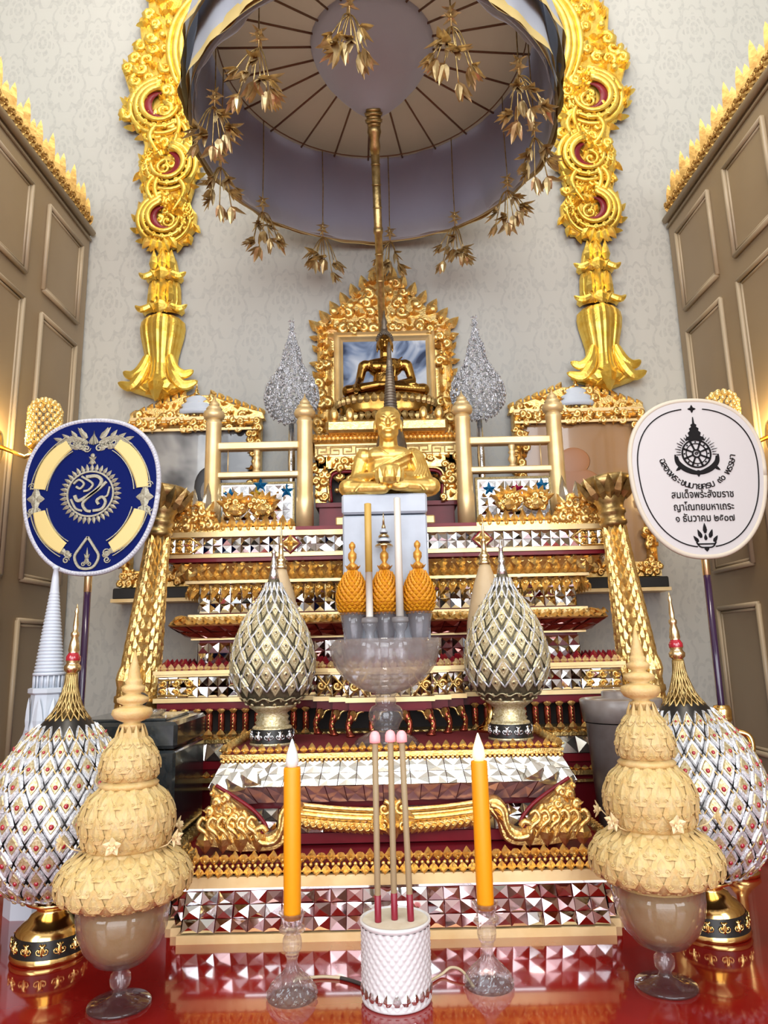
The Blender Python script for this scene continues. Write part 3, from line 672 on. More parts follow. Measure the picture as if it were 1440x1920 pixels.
PL = {-24: 'gilt leaf pendant at the back rim, nearest the umbrella pole on the blue fan side', 6: 'gilt leaf pendant behind the umbrella pole, over the crest of the carved frame', 36: 'gilt leaf pendant at the back rim, next from the pole on the ivory fan side',
      66: 'gilt leaf pendant at the rim beside the lowest curl above the ivory fan', 96: 'gilt leaf pendant overlapping the middle curl of the ornament above the ivory fan', 126: 'bright gilt leaf pendant high inside the umbrella rim on the ivory fan side',
      156: 'large gilt leaf pendant at the front rim, just right of the hub cone', 186: 'large gilt leaf pendant at the front rim before the grey hub cone', 216: 'large gilt leaf pendant before the beige ceiling on the blue fan side',
      246: 'gilt leaf pendant against the cloth edge beside the upper curl above the blue fan', 276: 'gilt leaf pendant hanging free beside the lower curl above the blue fan', 306: 'gilt leaf pendant at the back rim, second from the pole on the blue fan side'}
for i, (dg_, lab) in enumerate(PL.items()):
    a = RAD(dg_); x, y = UX + .575 * sin(a), UY + .575 * cos(a)
    p = thing('leaf_pendant', lab, 'pendant', (x, y, 2.275), 'gilt leaf pendants around the umbrella rim', rz=i * 1.1); p.scale = (1.05, 1.05, 1.0)
    for me, mm in zip(pm[i % 3], ('cord', 'stem', 'gilt_leaves')):
        o = bpy.data.objects.new(mm, me); COL.objects.link(o); o.parent = p

# ================================================================== altar tiers
def sym(half): return [(-x, y) for x, y in half] + [(x, y) for x, y in reversed(half)]
def crest(mb, plan, o, z, s, h, mi=0, d=.012, alt=True):
    def f(M, L, j, k):
        leaf(mb, M, L * .98, h * (1 if j % 2 == 0 or not alt else .72), d, mi, back=True)
        ell(mb, (0, d * .9, h * .3), (L * .14, d * .4, h * .12), 6, 4, mi, M)
    along(plan, o, z, s, f)
def lotus(mb, plan, o, z, s, h, lean, mi=0, down=False, d=.01):
    """row of overlapping lotus petals leaning outwards"""
    def f(M, L, j, k):
        T = M @ Matrix.Rotation((-lean if not down else lean), 4, 'X')
        if down: T = T @ Matrix.Rotation(pi, 4, 'Y')
        leaf(mb, T, L * 1.06, h, d, mi); leaf(mb, T @ shift(0, d * .6, h * .1), L * .55, h * .62, d * .9, mi)
    along(plan, o, z, s, f)

# ---- base plinth, standing on the floor
P0 = sym([(.495, 2.19), (.495, 1.74), (.47, 1.74), (.47, 1.69), (.445, 1.69), (.445, 1.645), (.42, 1.645)]) if False else sym([(.495, 2.195), (.495, 1.735), (.47, 1.735), (.47, 1.69), (.445, 1.69), (.445, 1.645)])
t = thing('altar_plinth', 'lowest stepped altar plinth with rose mirror tiles, standing on the red floor', 'altar base')
b = MB(); slab(b, P0, 0, 0, .128); ob('body', b, RED, t)
b = MB(); slab(b, P0, .016, 0, .017); ob('base_moulding', b, PAINTG, t)
b = MB(); tiles(b, P0, .008, .019, .0, .098, .0345, 3, .009, 3, (0, 0, 1)); ob('mirror_tiles', b, [PINKM, MIRROR], t)
b = MB(); slab(b, P0, .006, .1, .105, 1); slab(b, P0, .012, .106, .128); ob('gold_strip', b, [PAINTG, MIRROR], t)
b = MB(); lotus(b, P0, .004, .128, .021, .022, .35); lotus(b, P0, -.004, .168, .021, .02, .35, down=True); crest(b, P0, -.006, .15, .021, .026); along(P0, .004, .147, .012, lambda M, L, j, k: ell(b, (0, 0, 0), (.005, .005, .0045), 6, 4, 0, M)); ob('lotus_crest_trim', b, GOLD, t)
b = MB(); slab(b, P0, -.008, .128, .15); ob('deck', b, RED, t)

# ---- front altar table with lion legs
P1 = sym([(.40, 2.15), (.40, 1.76)])
t = thing('front_altar_table', 'low altar table with red carpet top, champagne mirror skirt and gilded lion legs', 'altar table')
b = MB(); slab(b, P1, -.006, .34, .362); ob('carpet_top', b, REDCL, t)
b = MB(); crest(b, P1, -.002, .362, .02, .022, alt=True); slab(b, P1, .0, .348, .358); slab(b, P1, .006, .354, .3605); along(P1, .003, .345, .011, lambda M, L, j, k: ell(b, (0, 0, 0), (.005, .005, .005), 6, 4, 0, M)); ob('gold_crest_trim', b, GOLD, t)
P1f = sym([(.40, 2.15), (.40, 1.76)])
b = MB(); tiles(b, P1f, .002, .343, .028, .291, .04, 2, .0035, 5, (0,), star=True)
for i in range(3):
    for s in (-1, 1): leaf(b, frame((s * (.418 - i * .035), 1.734, .305 + .008 * i), (1, 0, 0), (0, -1, 0)) @ rotl(s * 2.1), .05, .05, .012)
ob('mirror_skirt', b, WARMM, t, label='champagne coloured faceted mirror skirt')
b = MB(); tiles(b, P1f, .028, .291, .0, .25, .044, 1, .005, 6, (0,), star=True); ob('rose_mirror_band', b, ROSEB, t)
b = MB(); slab(b, P1f, -.012, .25, .345); slab(b, P1f, -.03, .152, .25); ob('frame', b, RED, t)
b = MB(); F = FRONT(0, 1.787, 0); tiles(b, P1f, -.016, .18, -.022, .235, .036, 2, .012, 8, (0, 0, 1)); ob('mirror_panel', b, [WARMM, MIRROR], t)
b = MB(); slab(b, P1f, -.02, .155, .178); ob('red_rail', b, RED, t)
b = MB(); F = FRONT(0, 1.75, 0)
def swag(z): return lambda x: z - .02 * (1 - (abs(x) / .24) ** 2) if abs(x) < .24 else z
for k, (dz, r) in enumerate(((.0, .006), (-.011, .0045), (-.02, .0065), (-.031, .0035))):
    tube(b, [(x, .0, swag(.252 + dz)(x)) for x in [(-.235 + .47 * i / 40) for i in range(41)]], r, 6, 0, True, F)
for i in range(-14, 15):
    if abs(i) < 2: continue
    x = i * .0155; s = 1 if x > 0 else -1; leaf(b, F @ shift(x, 0, swag(.223)(x)) @ rotl(pi - s * .7), .024, .034, .01); scroll(b, F @ shift(x, .003, swag(.214)(x)), .009, .0035, 1.1, s, 0, 9)
for k, (w_, h, z) in enumerate(((.05, .085, .245), (.035, .06, .235), (.02, .04, .225))): leaf(b, F @ shift(0, .006 + k * .008, z) @ rotl(pi), w_, h, .014)
for s in (-1, 1):
    scroll(b, F @ shift(s * .02, .01, .237), .017, .006, 1.3, s, pi / 2); scroll(b, F @ shift(s * .024, .008, .2), .014, .005, 1.3, -s, 0)
    for k in range(3): leaf(b, F @ shift(s * .018, .008, .19 + .02 * k) @ rotl(-s * (1.2 + .4 * k)), .022, .036, .012)
leaf(b, F @ shift(0, .008, .235), .03, .032, .012); ob('carved_apron', b, GOLD, t, label='dipping gilded apron with centre leaf')
def lion_leg(s):
    b = MB(); F = FRONT(0, 1.74, 0) @ Matrix.Diagonal((s, 1, 1, 1))
    out = [(.205, .25), (.225, .262), (.245, .258), (.262, .235), (.265, .205), (.285, .192), (.30, .2), (.325, .235), (.36, .262), (.4, .292), (.415, .295), (.418, .25), (.43, .205), (.448, .178), (.44, .168), (.40, .165), (.385, .16), (.35, .155), (.32, .155), (.285, .155), (.262, .16), (.245, .175), (.235, .21), (.215, .235)]
    sm_ = [tuple(p) for p in spl(out, 3, True)]; poly_ext(b, sm_, F, .028, 0, .004)
    def ins(x, z):
        c = False; n = len(sm_)
        for i in range(n):
            (xa, za), (xb, zb) = sm_[i - 1], sm_[i]
            if (za > z) != (zb > z) and x < (xb - xa) * (z - za) / (zb - za) + xa: c = not c
        return c
    carve(b, F @ shift(0, .026, 0), lambda x, z: ins(x, z) and z > .2 and x > .3, (.3, .43, .2, .295), .02, 31, .009)
    for j in range(6):
        q = .3 + j * .022; tube(b, spl([(q, .03, .175), (q + .012, .036, .2), (q + .03, .036, .215), (q + .022, .034, .232), (q + .008, .033, .225)], 4), [.0025 + .0035 * sin(pi * i / 16) for i in range(17)], 6, 0, True, F)
    tube(b, spl([(.222, .03, .246), (.245, .034, .236), (.252, .034, .205), (.268, .034, .178), (.3, .034, .178), (.312, .032, .2), (.296, .032, .21), (.287, .03, .2)], 4), [.007] * 29, 6, 0, True, F)
    for j in range(5): leaf(b, F @ shift(.243 + .006 * j, .03, .235 - .015 * j) @ rotl(1.0 - .1 * j), .018, .03, .01)
    for x, w_ in ((.425, .04), (.385, .036), (.345, .036), (.305, .034)): leaf(b, F @ shift(x, .028, .2) @ rotl(pi), w_, .046, .014)
    ob('lion_leg', b, GOLD, t)
    r = MB(); tube(r, spl([(.405, .024, .3), (.36, .024, .273), (.318, .026, .245), (.292, .027, .217), (.288, .028, .202), (.3, .028, .198)], 4), [.0045] * 21, 6, 0, True, F); ob('red_groove', r, RED, t, label='red lacquer grooves above the leg')
lion_leg(-1); lion_leg(1)
b = MB(); slab(b, sym([(.36, 2.1), (.36, 1.80)]), 0, .15, .3); ob('inner_case', b, RED, t)

# ---- middle tier, wider, with stepped bay at the centre
P2 = sym([(.705, 2.86), (.705, 2.215), (.215, 2.215), (.215, 2.15), (.165, 2.15), (.165, 2.10), (.115, 2.10), (.115, 2.05)])
P2b = sym([(.70, 2.86), (.70, 2.215)])
t = thing('middle_altar_tier', 'wide middle altar tier with mirror band, red balusters and stepped centre bay', 'altar tier')
b = MB(); slab(b, P2, -.004, .43, .562); ob('body', b, RED, t)
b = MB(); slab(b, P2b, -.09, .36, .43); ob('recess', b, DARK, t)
b = MB(); crest(b, P2, -.012, .555, .026, .03, mi=1); crest(b, P2, -.004, .548, .0225, .022, alt=False); slab(b, P2, .006, .531, .538); slab(b, P2, .012, .538, .549); slab(b, P2, .01, .455, .468); ob('gold_crest_trim', b, [PAINTG, RED], t)
b = MB(); tiles(b, P2, .0, .469, .0, .53, .03, 2, .008, 12, (0,)); ob('mirror_tiles', b, MIRROR, t)
def corner_scrolls(mb, M, w_, h, n):
    for i in range(n):
        x = (i - (n - 1) / 2) * w_ / n
        for s in (-1, 1): scroll(mb, M @ shift(x, .006, s * h * .22), h * .2, h * .06, 1.3, s, pi, 10); leaf(mb, M @ shift(x - w_ / n * .3, .004, s * h * .1) @ rotl(-pi / 2 + s * .6), h * .25, h * .45, .01)
for s in (-1, 1):
    b = MB(); M = frame((s * .645, 2.213, .499), (-s, 0, 0), (0, -1, 0)); corner_scrolls(b, M, .12, .064, 3)
    for z in (.4755, .5225): tube(b, [(s * .59, 2.208, .499), (s * .61, 2.207, z), (s * .7, 2.207, z)], .0035, 5)
    ob('carved_corner_bracket', b, GOLD, t)
    for x, y in ((.215, 2.15), (.165, 2.10), (.115, 2.05)):
        b = MB(); M = frame((s * (x - .028), y - .002, .499), (1, 0, 0), (0, -1, 0))
        for q in (-1, 1): tube(b, [V((s * (x - .003), y - .008, .499 + q * .028)), V((s * (x - .03), y - .008, .499)) , V((s * (x - .048), y - .008, .499 + q * .03))], .004, 5)
        scroll(b, M @ shift(s * .014, .006, 0), .013, .005, 1.2, s, 0); ob('carved_bay_bracket', b, GOLD, t)
b = MB(); slab(b, P2, -.0, .434, .454); ob('red_strip', b, RED, t)
for s in (-1, 1):
    for k in range(13):
        x = s * (.685 - k * .036); b = MB()
        if abs(x) < .24: continue
        lathe(b, [(.0125, .36), (.0125, .365), (.008, .37), (.0105, .378), (.0105, .418), (.008, .424), (.012, .43), (.012, .436)], 8, c=(x, 2.2), mi=1)
        for z in (.375, .385, .395, .405, .415): ell(b, (x, 2.1895, z), (.0026, .0022, .0035), 6, 4, 0)
        leaf(b, FRONT(x, 2.19, .356), .026, .022, .008); leaf(b, FRONT(x, 2.192, .437) @ rotl(pi), .024, .016, .006)
        ob('baluster', b, [GOLD, BROWNM], t, label='dark red baluster with gilt beads')
for k, (x, y) in enumerate([(s * q, yy) for s in (-1, 1) for q, yy in ((.205, 2.165), (.155, 2.115), (.105, 2.065), (.04, 2.07))]):
    b = MB(); s = 1 if x > 0 else -1
    tube(b, spl([(x, y, .436), (x + s * .004, y - .006, .415), (x + s * .014, y - .012, .39), (x + s * .006, y - .02, .364)], 4), [.011, .012, .013, .013, .012, .011, .01, .009, .008, .008, .009, .01, .011], 8)
    ell(b, (x + s * .006, y - .022, .366), (.014, .012, .006), 8, 5); 
    for j in range(3): ell(b, (x + s * .01, y - .022, .38 + j * .014), (.004, .004, .005), 6, 4, 1)
    tube(b, spl([(x - s * .03, y - .002, .43), (x - s * .014, y - .006, .425), (x - s * .004, y - .01, .405)], 4), .004, 6, 1)
    leaf(b, FRONT(x, y - .012, .432) @ rotl(pi), .024, .03, .01, 1)
    ob('curved_leg', b, [BROWNM, GOLD], t, label='dark red curved leg with gilt beads')
b = MB(); lotus(b, P2b, .0, .346, .026, .018, .3); slab(b, P2b, .004, .335, .346); slab(b, P2b, .0, .346, .3605); ob('lotus_base_trim', b, GOLD, t)
b = MB(); tiles(b, P2b, .006, .285, .0, .334, .05, 1, .014, 17, (0,)); ob('lower_mirror_tiles', b, WARMM, t)
b = MB(); slab(b, P2b, -.005, .0, .335); slab(b, P2b, .006, .262, .284); ob('red_base', b, RED, t)
b = MB(); slab(b, P2b, .014, .225, .238); slab(b, P2b, .014, .205, .212); crest(b, P2b, .004, .238, .024, .018); ob('base_gold_strip', b, GOLD, t)

# ---- upper tier carrying the railings and the images
P3 = sym([(.655, 2.86), (.655, 2.48)])
t = thing('upper_altar_tier', 'tall upper altar tier of stacked mirror bands and gilt lotus mouldings', 'altar tier')
b = MB(); band(b, P3, [(-.004, .562), (-.004, .65), (.05, .692), (.02, .72), (-.004, .735), (-.004, .84), (.07, .905), (.09, .93), (.09, 1.02)], 0, True, True); ob('body', b, RED, t)
b = MB(); tiles(b, P3, .0, .566, .0, .636, .036, 2, .009, 41, (0,)); ob('lower_mirror_tiles', b, MIRROR, t)
b = MB(); slab(b, P3, .02, .645, .651); slab(b, P3, .03, .723, .731); slab(b, P3, .04, .836, .846); slab(b, P3, .1, .917, .93); slab(b, P3, .108, .987, 1.004); ob('gold_strip', b, PAINTG, t)
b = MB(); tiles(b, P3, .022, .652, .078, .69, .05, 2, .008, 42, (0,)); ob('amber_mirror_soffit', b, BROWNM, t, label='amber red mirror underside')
b = MB(); band(b, P3, [(.078, .69), (.082, .695), (.03, .722)]); along(P3, .08, .694, .038, lambda M, L, j, k: [leaf(b, M @ Matrix.Rotation(1.02, 4, 'X') @ shift(0, 0, .0), L * 1.05, .058, .012), leaf(b, M @ Matrix.Rotation(1.02, 4, 'X') @ shift(L / 2, 0, .02), L * .7, .04, .012)]); ob('lotus_cornice_petals', b, GOLD, t)
b = MB(); tiles(b, P3, .0, .736, .0, .834, .036, 3, .009, 43, (0,)); ob('mirror_tiles', b, MIRROR, t)
b = MB()
def hang(M, L, j, k):
    T = M @ Matrix.Rotation(.25, 4, 'X') @ rotl(pi - .25); leaf(b, T, L * .82, .056, .018); scroll(b, T @ shift(0, .012, .02), L * .24, .004, 1.2, 1, 0, 9); leaf(b, T @ shift(0, .012, .025), L * .4, .032, .01)
along(P3, .022, .835, .036, hang); ob('hanging_leaf_fringe', b, GOLD, t)
b = MB(); band(b, P3, [(.035, .847), (.05, .865), (.075, .9)], 0)
lotus(b, P3, .04, .85, .032, .045, .55, d=.012); along(P3, .07, .897, .064, lambda M, L, j, k: leaf(b, M @ Matrix.Rotation(.5, 4, 'X') @ rotl(pi), L * .55, .035, .018)); along(P3, .062, .893, .03, lambda M, L, j, k: scroll(b, M, .012, .005, 1.2, 1, j, 9)); ob('carved_cornice_trim', b, OLDG if False else GOLD, t)
for s in (-1, 1):
    b = MB()
    for i in range(3): leaf(b, frame((s * (.735 - i * .045), 2.425 , .895 - .004 * i), (1, 0, 0), (0, -1, 0)) @ rotl(pi + s * .85), .026, .05, .018)
    ob('mirror_drop_trim', b, WARMM, t)
b = MB(); slab(b, P3, .092, .904, .917); ob('red_strip', b, RED, t)
b = MB(); tiles(b, P3, .094, .931, .094, .986, .032, 2, .006, 44, (0,)); ob('upper_mirror_tiles', b, MIRROR, t)
for s in (-1, 1):
    b = MB(); F = FRONT(s * .325, 2.385, .959); poly_ext(b, [(-.038, 0), (0, -.036), (.038, 0), (0, .036)], F, .012, 1, .004); poly_ext(b, [(-.033, 0), (0, -.031), (.033, 0), (0, .031)], F, .014, 0, .004)
    for k in range(4): leaf(b, F @ shift(0, .014, 0) @ rotl(k * pi / 2 + pi / 4 * 0), .022, .03, .01)
    scroll(b, F @ shift(0, .014, 0), .011, .004, 1.1, 1, 0, 9); ob('medallion', b, [GOLD, RED], t)
    b = MB(); M = frame((s * .7, 2.384, .959), (-s, 0, 0), (0, -1, 0)); corner_scrolls(b, M, .1, .058, 3)
    for q in (-1, 1): tube(b, [V((s * .63, 2.378, .959)), V((s * .662, 2.377, .959 + q * .026)), V((s * .755, 2.377, .959 + q * .026))], .004, 5)
    ob('carved_corner_bracket', b, GOLD, t)
# gilded crest standing on the front edge, each side of the gap
for s in (-1, 1):
    b = MB(); F = FRONT(0, 2.40, 1.004) @ Matrix.Diagonal((s, 1, 1, 1))
    box(b, .31, .75, -.02, .012, 0, .016, M=F)
    for i in range(15): leaf(b, F @ shift(.325 + i * .029, .008, .012), .031, .048 if i % 2 else .036, .014, back=True); ell(b, (.325 + i * .029, .014, .012), (.007, .007, .007), 6, 4, 0, F)
    for x in (.425, .52):
        ell(b, (x, -.004, .085), (.044, .018, .03), 18, 9, 0, F); carve(b, F, lambda u, v: ((u - x) / .043) ** 2 + ((v - .085) / .032) ** 2 < 1, (x - .043, x + .043, .055, .117), .0185, int(x * 1000), .008, 0, .6, lambda u, v: .016 - 6 * (u - x) ** 2)
        for k in range(7): a = (k - 3) * .36; leaf(b, F @ shift(x + sin(a) * .03, .004, .088 + cos(a) * .018) @ rotl(-a * 1.1), .024, .042, .014, back=True)
        leaf(b, F @ shift(x, .024, .06), .04, .04, .012)
    carve(b, F @ shift(0, .012, 0), lambda x, z: z < .05 + (x - .56) * .5, (.57, .745, .01, .13), .026, 9, .012)
    poly_ext(b, [(.56, 0), (.75, 0), (.748, .05), (.735, .1), (.69, .12), (.63, .11), (.59, .07)], F, .014, 0, .004)
    for x, z, h in ((.62, .1, .105), (.665, .095, .09), (.705, .085, .08)):
        for k in (-.5, .5): leaf(b, F @ shift(x, .004, z - .04) @ rotl(k), .035, .06, .014, back=True)
        leaf(b, F @ shift(x, .006, z - .03) @ rotl(.1), .036, h, .014, mi=1, back=True, curl=.01)
    ob('gilded_crest', b, [GOLD, WARMM], t, label='gilded crest with flame tips at the corner')

# ---- railings
def railing(s, label, lstar):
    t = thing('gilded_railing', label, 'railing', (0, 2.5, 1.02), 'gilded railings beside the images')
    for x in (.29, .625):
        b = MB(); lathe(b, [(.032, 0), (.032, .12), (.0295, .13), (.028, .4), (.03, .405), (.03, .412), (.027, .416), (.027, .422)], 20, c=(s * x, 0)); po = ob('post', b, PAINTG, t)
        b = MB(); lathe(b, [(.027, .422), (.036, .43), (.04, .442), (.036, .455), (.025, .46), (.03, .466), (.024, .474), (.016, .478), (.02, .484), (.012, .494), (.004, .505), (.001, .52)], 20, c=(s * x, 0)); ob('finial', b, PAINTG, po)
    for nm, z0, z1, d in (('top_rail', .305, .333, .02), ('middle_rail', .2, .222, .018)):
        b = MB(); box(b, min(s * .31, s * .605), max(s * .31, s * .605), -d, d, z0, z1, 0, .004); ob(nm, b, PAINTG, t)
    b = MB(); lathe(b, [(.014, .222), (.014, .228), (.008, .232), (.016, .25), (.009, .268), (.014, .276), (.009, .284), (.012, .296), (.014, .305)], 14, c=(s * .465, 0)); ob('baluster', b, PAINTG, t)
    b = MB(); tube(b, [(s * .345, .0, .222), (s * .345, .0, .305)], .0022, 6); tube(b, [(s * .57, .0, .222), (s * .57, .0, .305)], .0022, 6); ob('thin_rod_trim', b, PAINTG, t)
    b = MB(); F = FRONT(0, .004, 0); x0, x1 = sorted((s * .325, s * .6)); rect_frame(b, x0, x1, .0, .185, .014, -.006, .018, F); ob('panel_frame', b, PGOLD, t)
    R = random.Random(5 + s); b = MB(); box(b, x0 + .01, x1 - .01, -.002, .008, .01, .175, 0)
    tiles(b, [(x0 + .014, .0), (x1 - .014, .0)], .002, .014, .002, .172, .03, 5, .006, 50 + s, (0, 0, 0, 1)); ob('mosaic_panel', b, [MIRROR, WHITEB], t)
    b = MB()
    for x, mi, z in lstar:
        pts = [(x + (.03 if k % 2 == 0 else .014) * sin(k * pi / 5), z + (.03 if k % 2 == 0 else .014) * cos(k * pi / 5)) for k in range(10)]
        vs = [(p[0], .007, p[1]) for p in pts] + [(x, .018, z)]; b.add(vs, [(k, (k + 1) % 10, 10) for k in range(10)], mi, False, F)
    ob('star_inlay_pattern', b, [BLUEG, YELG, ROSEG], t, label='coloured glass stars')
railing(-1, 'gilded railing with blue and yellow glass stars, on the blue fan side', [(-.355, 0, .15), (-.465, 1, .14), (-.45, 0, .172), (-.56, 0, .14)])
railing(1, 'gilded railing with blue and rose glass stars, on the ivory fan side', [(.375, 0, .14), (.475, 2, .14), (.565, 0, .15)])

# ---- carved seat under the bronze image
t = thing('carved_throne_base', 'carved gold pedestal with key-pattern border and red base, under the bronze Buddha', 'pedestal', (.005, 2.72, 1.02))
P4 = sym([(.262, .135), (.262, -.16)])
b = MB(); slab(b, P4, .0, 0, .03); slab(b, P4, -.012, .03, .1); slab(b, P4, -.0, .1, .116); ob('red_base', b, RED, t)
b = MB(); slab(b, P4, -.05, .11, .36); ob('dark_core', b, DARK, t)
b = MB(); F = FRONT(0, -.16, 0)
def frz(x, z): return (abs(x) < .262 and .245 < z < .285) or (abs(x) > .205 and z > .118) or (abs(abs(x) - .0) < .03)
for x0, x1 in ((-.262, -.222), (.222, .262), (-.03, .03)): box(b, x0, x1, -.012, .004, .116, .29, 0, 0, F)
box(b, -.262, .262, -.012, .004, .245, .29, 0, 0, F); carve(b, F @ shift(0, .004, 0), frz, (-.265, .265, .12, .288), .03, 61, .012)
for s in (-1, 1): carve(b, F @ shift(0, -.02, 0), lambda x, z: True, (min(s * .05, s * .2), max(s * .05, s * .2), .15, .235), .034, 62, .012, scr=.8); tube(b, spl([(s * .21, .004, .118), (s * .215, .006, .2), (s * .19, .006, .238), (s * .1, .006, .24), (s * .04, .006, .24)], 5), .005, 6, 0, True, F)
ob('carved_frieze_pattern', b, GOLD, t)
b = MB()
for s in (-1, 1): tube(b, spl([(s * .203, .0, .118), (s * .207, .002, .195), (s * .185, .002, .228), (s * .1, .002, .231), (s * .04, .002, .231)], 5), .006, 6, 0, True, F)
ob('red_arch_trim', b, RED, t)
b = MB(); slab(b, P4, .002, .289, .338); ob('key_panel', b, OLDG, t)
b = MB()
for i in range(-5, 6):
    x = i * .0475; f = 1 if i % 2 == 0 else -1; z = .3125; h = .014 * f
    tube(b, [(x - .024, 0, z - h), (x + .016, 0, z - h), (x + .016, 0, z + h * .2), (x - .006, 0, z + h * .2)], .0032, 4, 0, False, F @ shift(0, .004, 0)); tube(b, [(x - .016, 0, z - h), (x - .016, 0, z + h), (x + .024, 0, z + h)], .0032, 4, 0, False, F @ shift(0, .004, 0))
for z in (.292, .335): box(b, -.264, .264, 0, .008, z - .003, z + .003, 0, 0, F)
ob('key_border_pattern', b, PAINTG, t)
b = MB(); band(b, P4, [(.0, .338), (.012, .35), (.016, .362), (.008, .372)], 0, True); lotus(b, P4, .012, .345, .016, .026, .15); crest(b, P4, .01, .366, .016, .016); ob('lotus_moulding_petals', b, GOLD, t)
# ================================================================== images
# ---- seated bronze Buddha on its own lotus throne (top of the carved pedestal is at z = 1.392)
t = thing('buddha_statue', 'seated dark gilt bronze Buddha image on a lotus base, before the blue picture', 'statue', (.012, 2.66, 1.392)); t.scale = (.98, .98, .98)
b = MB()
Z = .185
ell(b, (0, .01, Z + .02), (.085, .06, .03)); ell(b, (0, .005, Z + .075), (.052, .04, .07)); ell(b, (0, 0, Z + .125), (.07, .042, .04)); ell(b, (0, .004, Z + .15), (.085, .036, .022))
for s in (-1, 1): ell(b, (s * .08, .005, Z + .142), (.026, .026, .024)); ell(b, (s * .034, -.033, Z + .125), (.028, .016, .022))
capsule(b, (0, .004, Z + .16), (0, -.002, Z + .2), .022, .02)
# viewer's left arm reaches down over the knee, the other hand lies in the lap
capsule(b, (-.09, .002, Z + .14), (-.105, -.004, Z + .075), .021, .017); capsule(b, (-.105, -.004, Z + .075), (-.115, -.05, Z + .035), .016, .012); capsule(b, (-.115, -.052, Z + .036), (-.116, -.075, Z + .015), .012, .008)
for k in range(4): capsule(b, (-.108 - .005 * k, -.076, Z + .018), (-.109 - .005 * k, -.084, Z - .012 + .003 * abs(k - 1.5)), .0034, .0026, 6)
capsule(b, (-.106, -.066, Z + .022), (-.1, -.076, Z + .004), .004, .003, 6)
capsule(b, (.09, .002, Z + .14), (.108, -.002, Z + .072), .021, .017); capsule(b, (.108, -.002, Z + .072), (.045, -.055, Z + .04), .016, .012); ell(b, (.018, -.062, Z + .036), (.032, .017, .008))
for k in range(4): capsule(b, (.0, -.05 - .0065 * k, Z + .038), (-.028 + .003 * abs(k - 1.5), -.052 - .0065 * k, Z + .04), .0036, .003, 6)
capsule(b, (.02, -.058, Z + .044), (.002, -.062, Z + .05), .004, .003, 6)
for s in (-1, 1): capsule(b, (s * .05, 0, Z + .02), (s * .15, -.03, Z + .022), .034, .026)
capsule(b, (.15, -.032, Z + .02), (.03, -.075, Z + .018), .025, .018); capsule(b, (-.15, -.032, Z + .02), (-.03, -.06, Z + .034), .025, .018)
capsule(b, (-.03, -.06, Z + .034), (.07, -.062, Z + .036), .017, .012); ell(b, (.1, -.06, Z + .034), (.028, .014, .01))
ell(b, (0, -.004, Z + .235), (.03, .034, .042)); ell(b, (0, -.01, Z + .212), (.024, .026, .022)); ell(b, (0, -.038, Z + .228), (.0045, .006, .012)); ell(b, (0, -.034, Z + .212), (.011, .006, .003)); ell(b, (0, -.033, Z + .206), (.008, .006, .003))
for s in (-1, 1): ell(b, (s * .012, -.034, Z + .238), (.0085, .005, .0035)); tube(b, [(s * .003, -.036, Z + .243), (s * .012, -.036, Z + .249), (s * .023, -.03, Z + .244)], .002, 6); ell(b, (s * .031, .002, Z + .22), (.0045, .009, .026))
tube(b, [(.07, -.026, Z + .165), (.03, -.046, Z + .125), (.0, -.05, Z + .1), (-.03, -.045, Z + .07)], .004, 6)
tube(b, [(.035, -.045, Z + .15), (.038, -.05, Z + .1), (.036, -.048, Z + .07)], .0055, 6)
bd = remesh('body', b, BRONZE, t, .0035, 3)
b = MB(); ell(b, (0, .004, Z + .252), (.033, .034, .032), 18, 10); ell(b, (0, .004, Z + .282), (.019, .02, .018), 14, 8)
for i in range(90):
    a = i * 2.4; z = (i / 90); r = math.sqrt(max(0, 1 - z * z)); y = r * sin(a)
    if y < -.45 and z < .35: continue
    ell(b, (.033 * r * cos(a), .004 + .034 * y, Z + .252 + .032 * z), (.005, .005, .005), 6, 4)
lathe(b, [(.012, Z + .294), (.014, Z + .302), (.01, Z + .32), (.013, Z + .33), (.007, Z + .352), (.001, Z + .385)], 12, c=(0, .004)); ob('hair_and_flame', b, GREYB, bd, label='dark curled hair with flame finial')
b = MB(); lathe(b, [(.215, .0), (.22, .02), (.205, .035), (.215, .05), (.19, .06), (.165, .075), (.162, .09), (.175, .1), (.19, .118), (.185, .13), (.2, .145), (.205, .165), (.19, .178)], 48, ey=.52)
ob('throne', b, BRONZE, t)
for nm in ('upper_lotus_petals', 'lower_lotus_petals'):
    b = MB()
    for i in range(40):
        a = 2 * pi * (i + .5) / 40; n = V((cos(a) / 1, sin(a) / .52, 0)).normalized()
        if nm[0] == 'u': leaf(b, frame((.196 * cos(a), .196 * .52 * sin(a), .138), (-n.y, n.x, 0), n) @ Matrix.Rotation(-.2, 4, 'X'), .03, .036, .01)
        else: leaf(b, frame((.19 * cos(a), .19 * .52 * sin(a), .1), (-n.y, n.x, 0), n) @ rotl(pi), .03, .036, .01)
    ob(nm, b, OLDG, t)
b = MB(); box(b, -.23, .23, -.15, .12, 0, .05, 0, .01)
for s in (-1, 1):
    for x in (.2, .14): ell(b, (s * x, -.13, .075), (.016, .014, .028), 10, 6)
ob('throne_plinth', b, GOLD, t)
b = MB(); lathe(b, [(.012, 0), (.012, .01)], 8); 
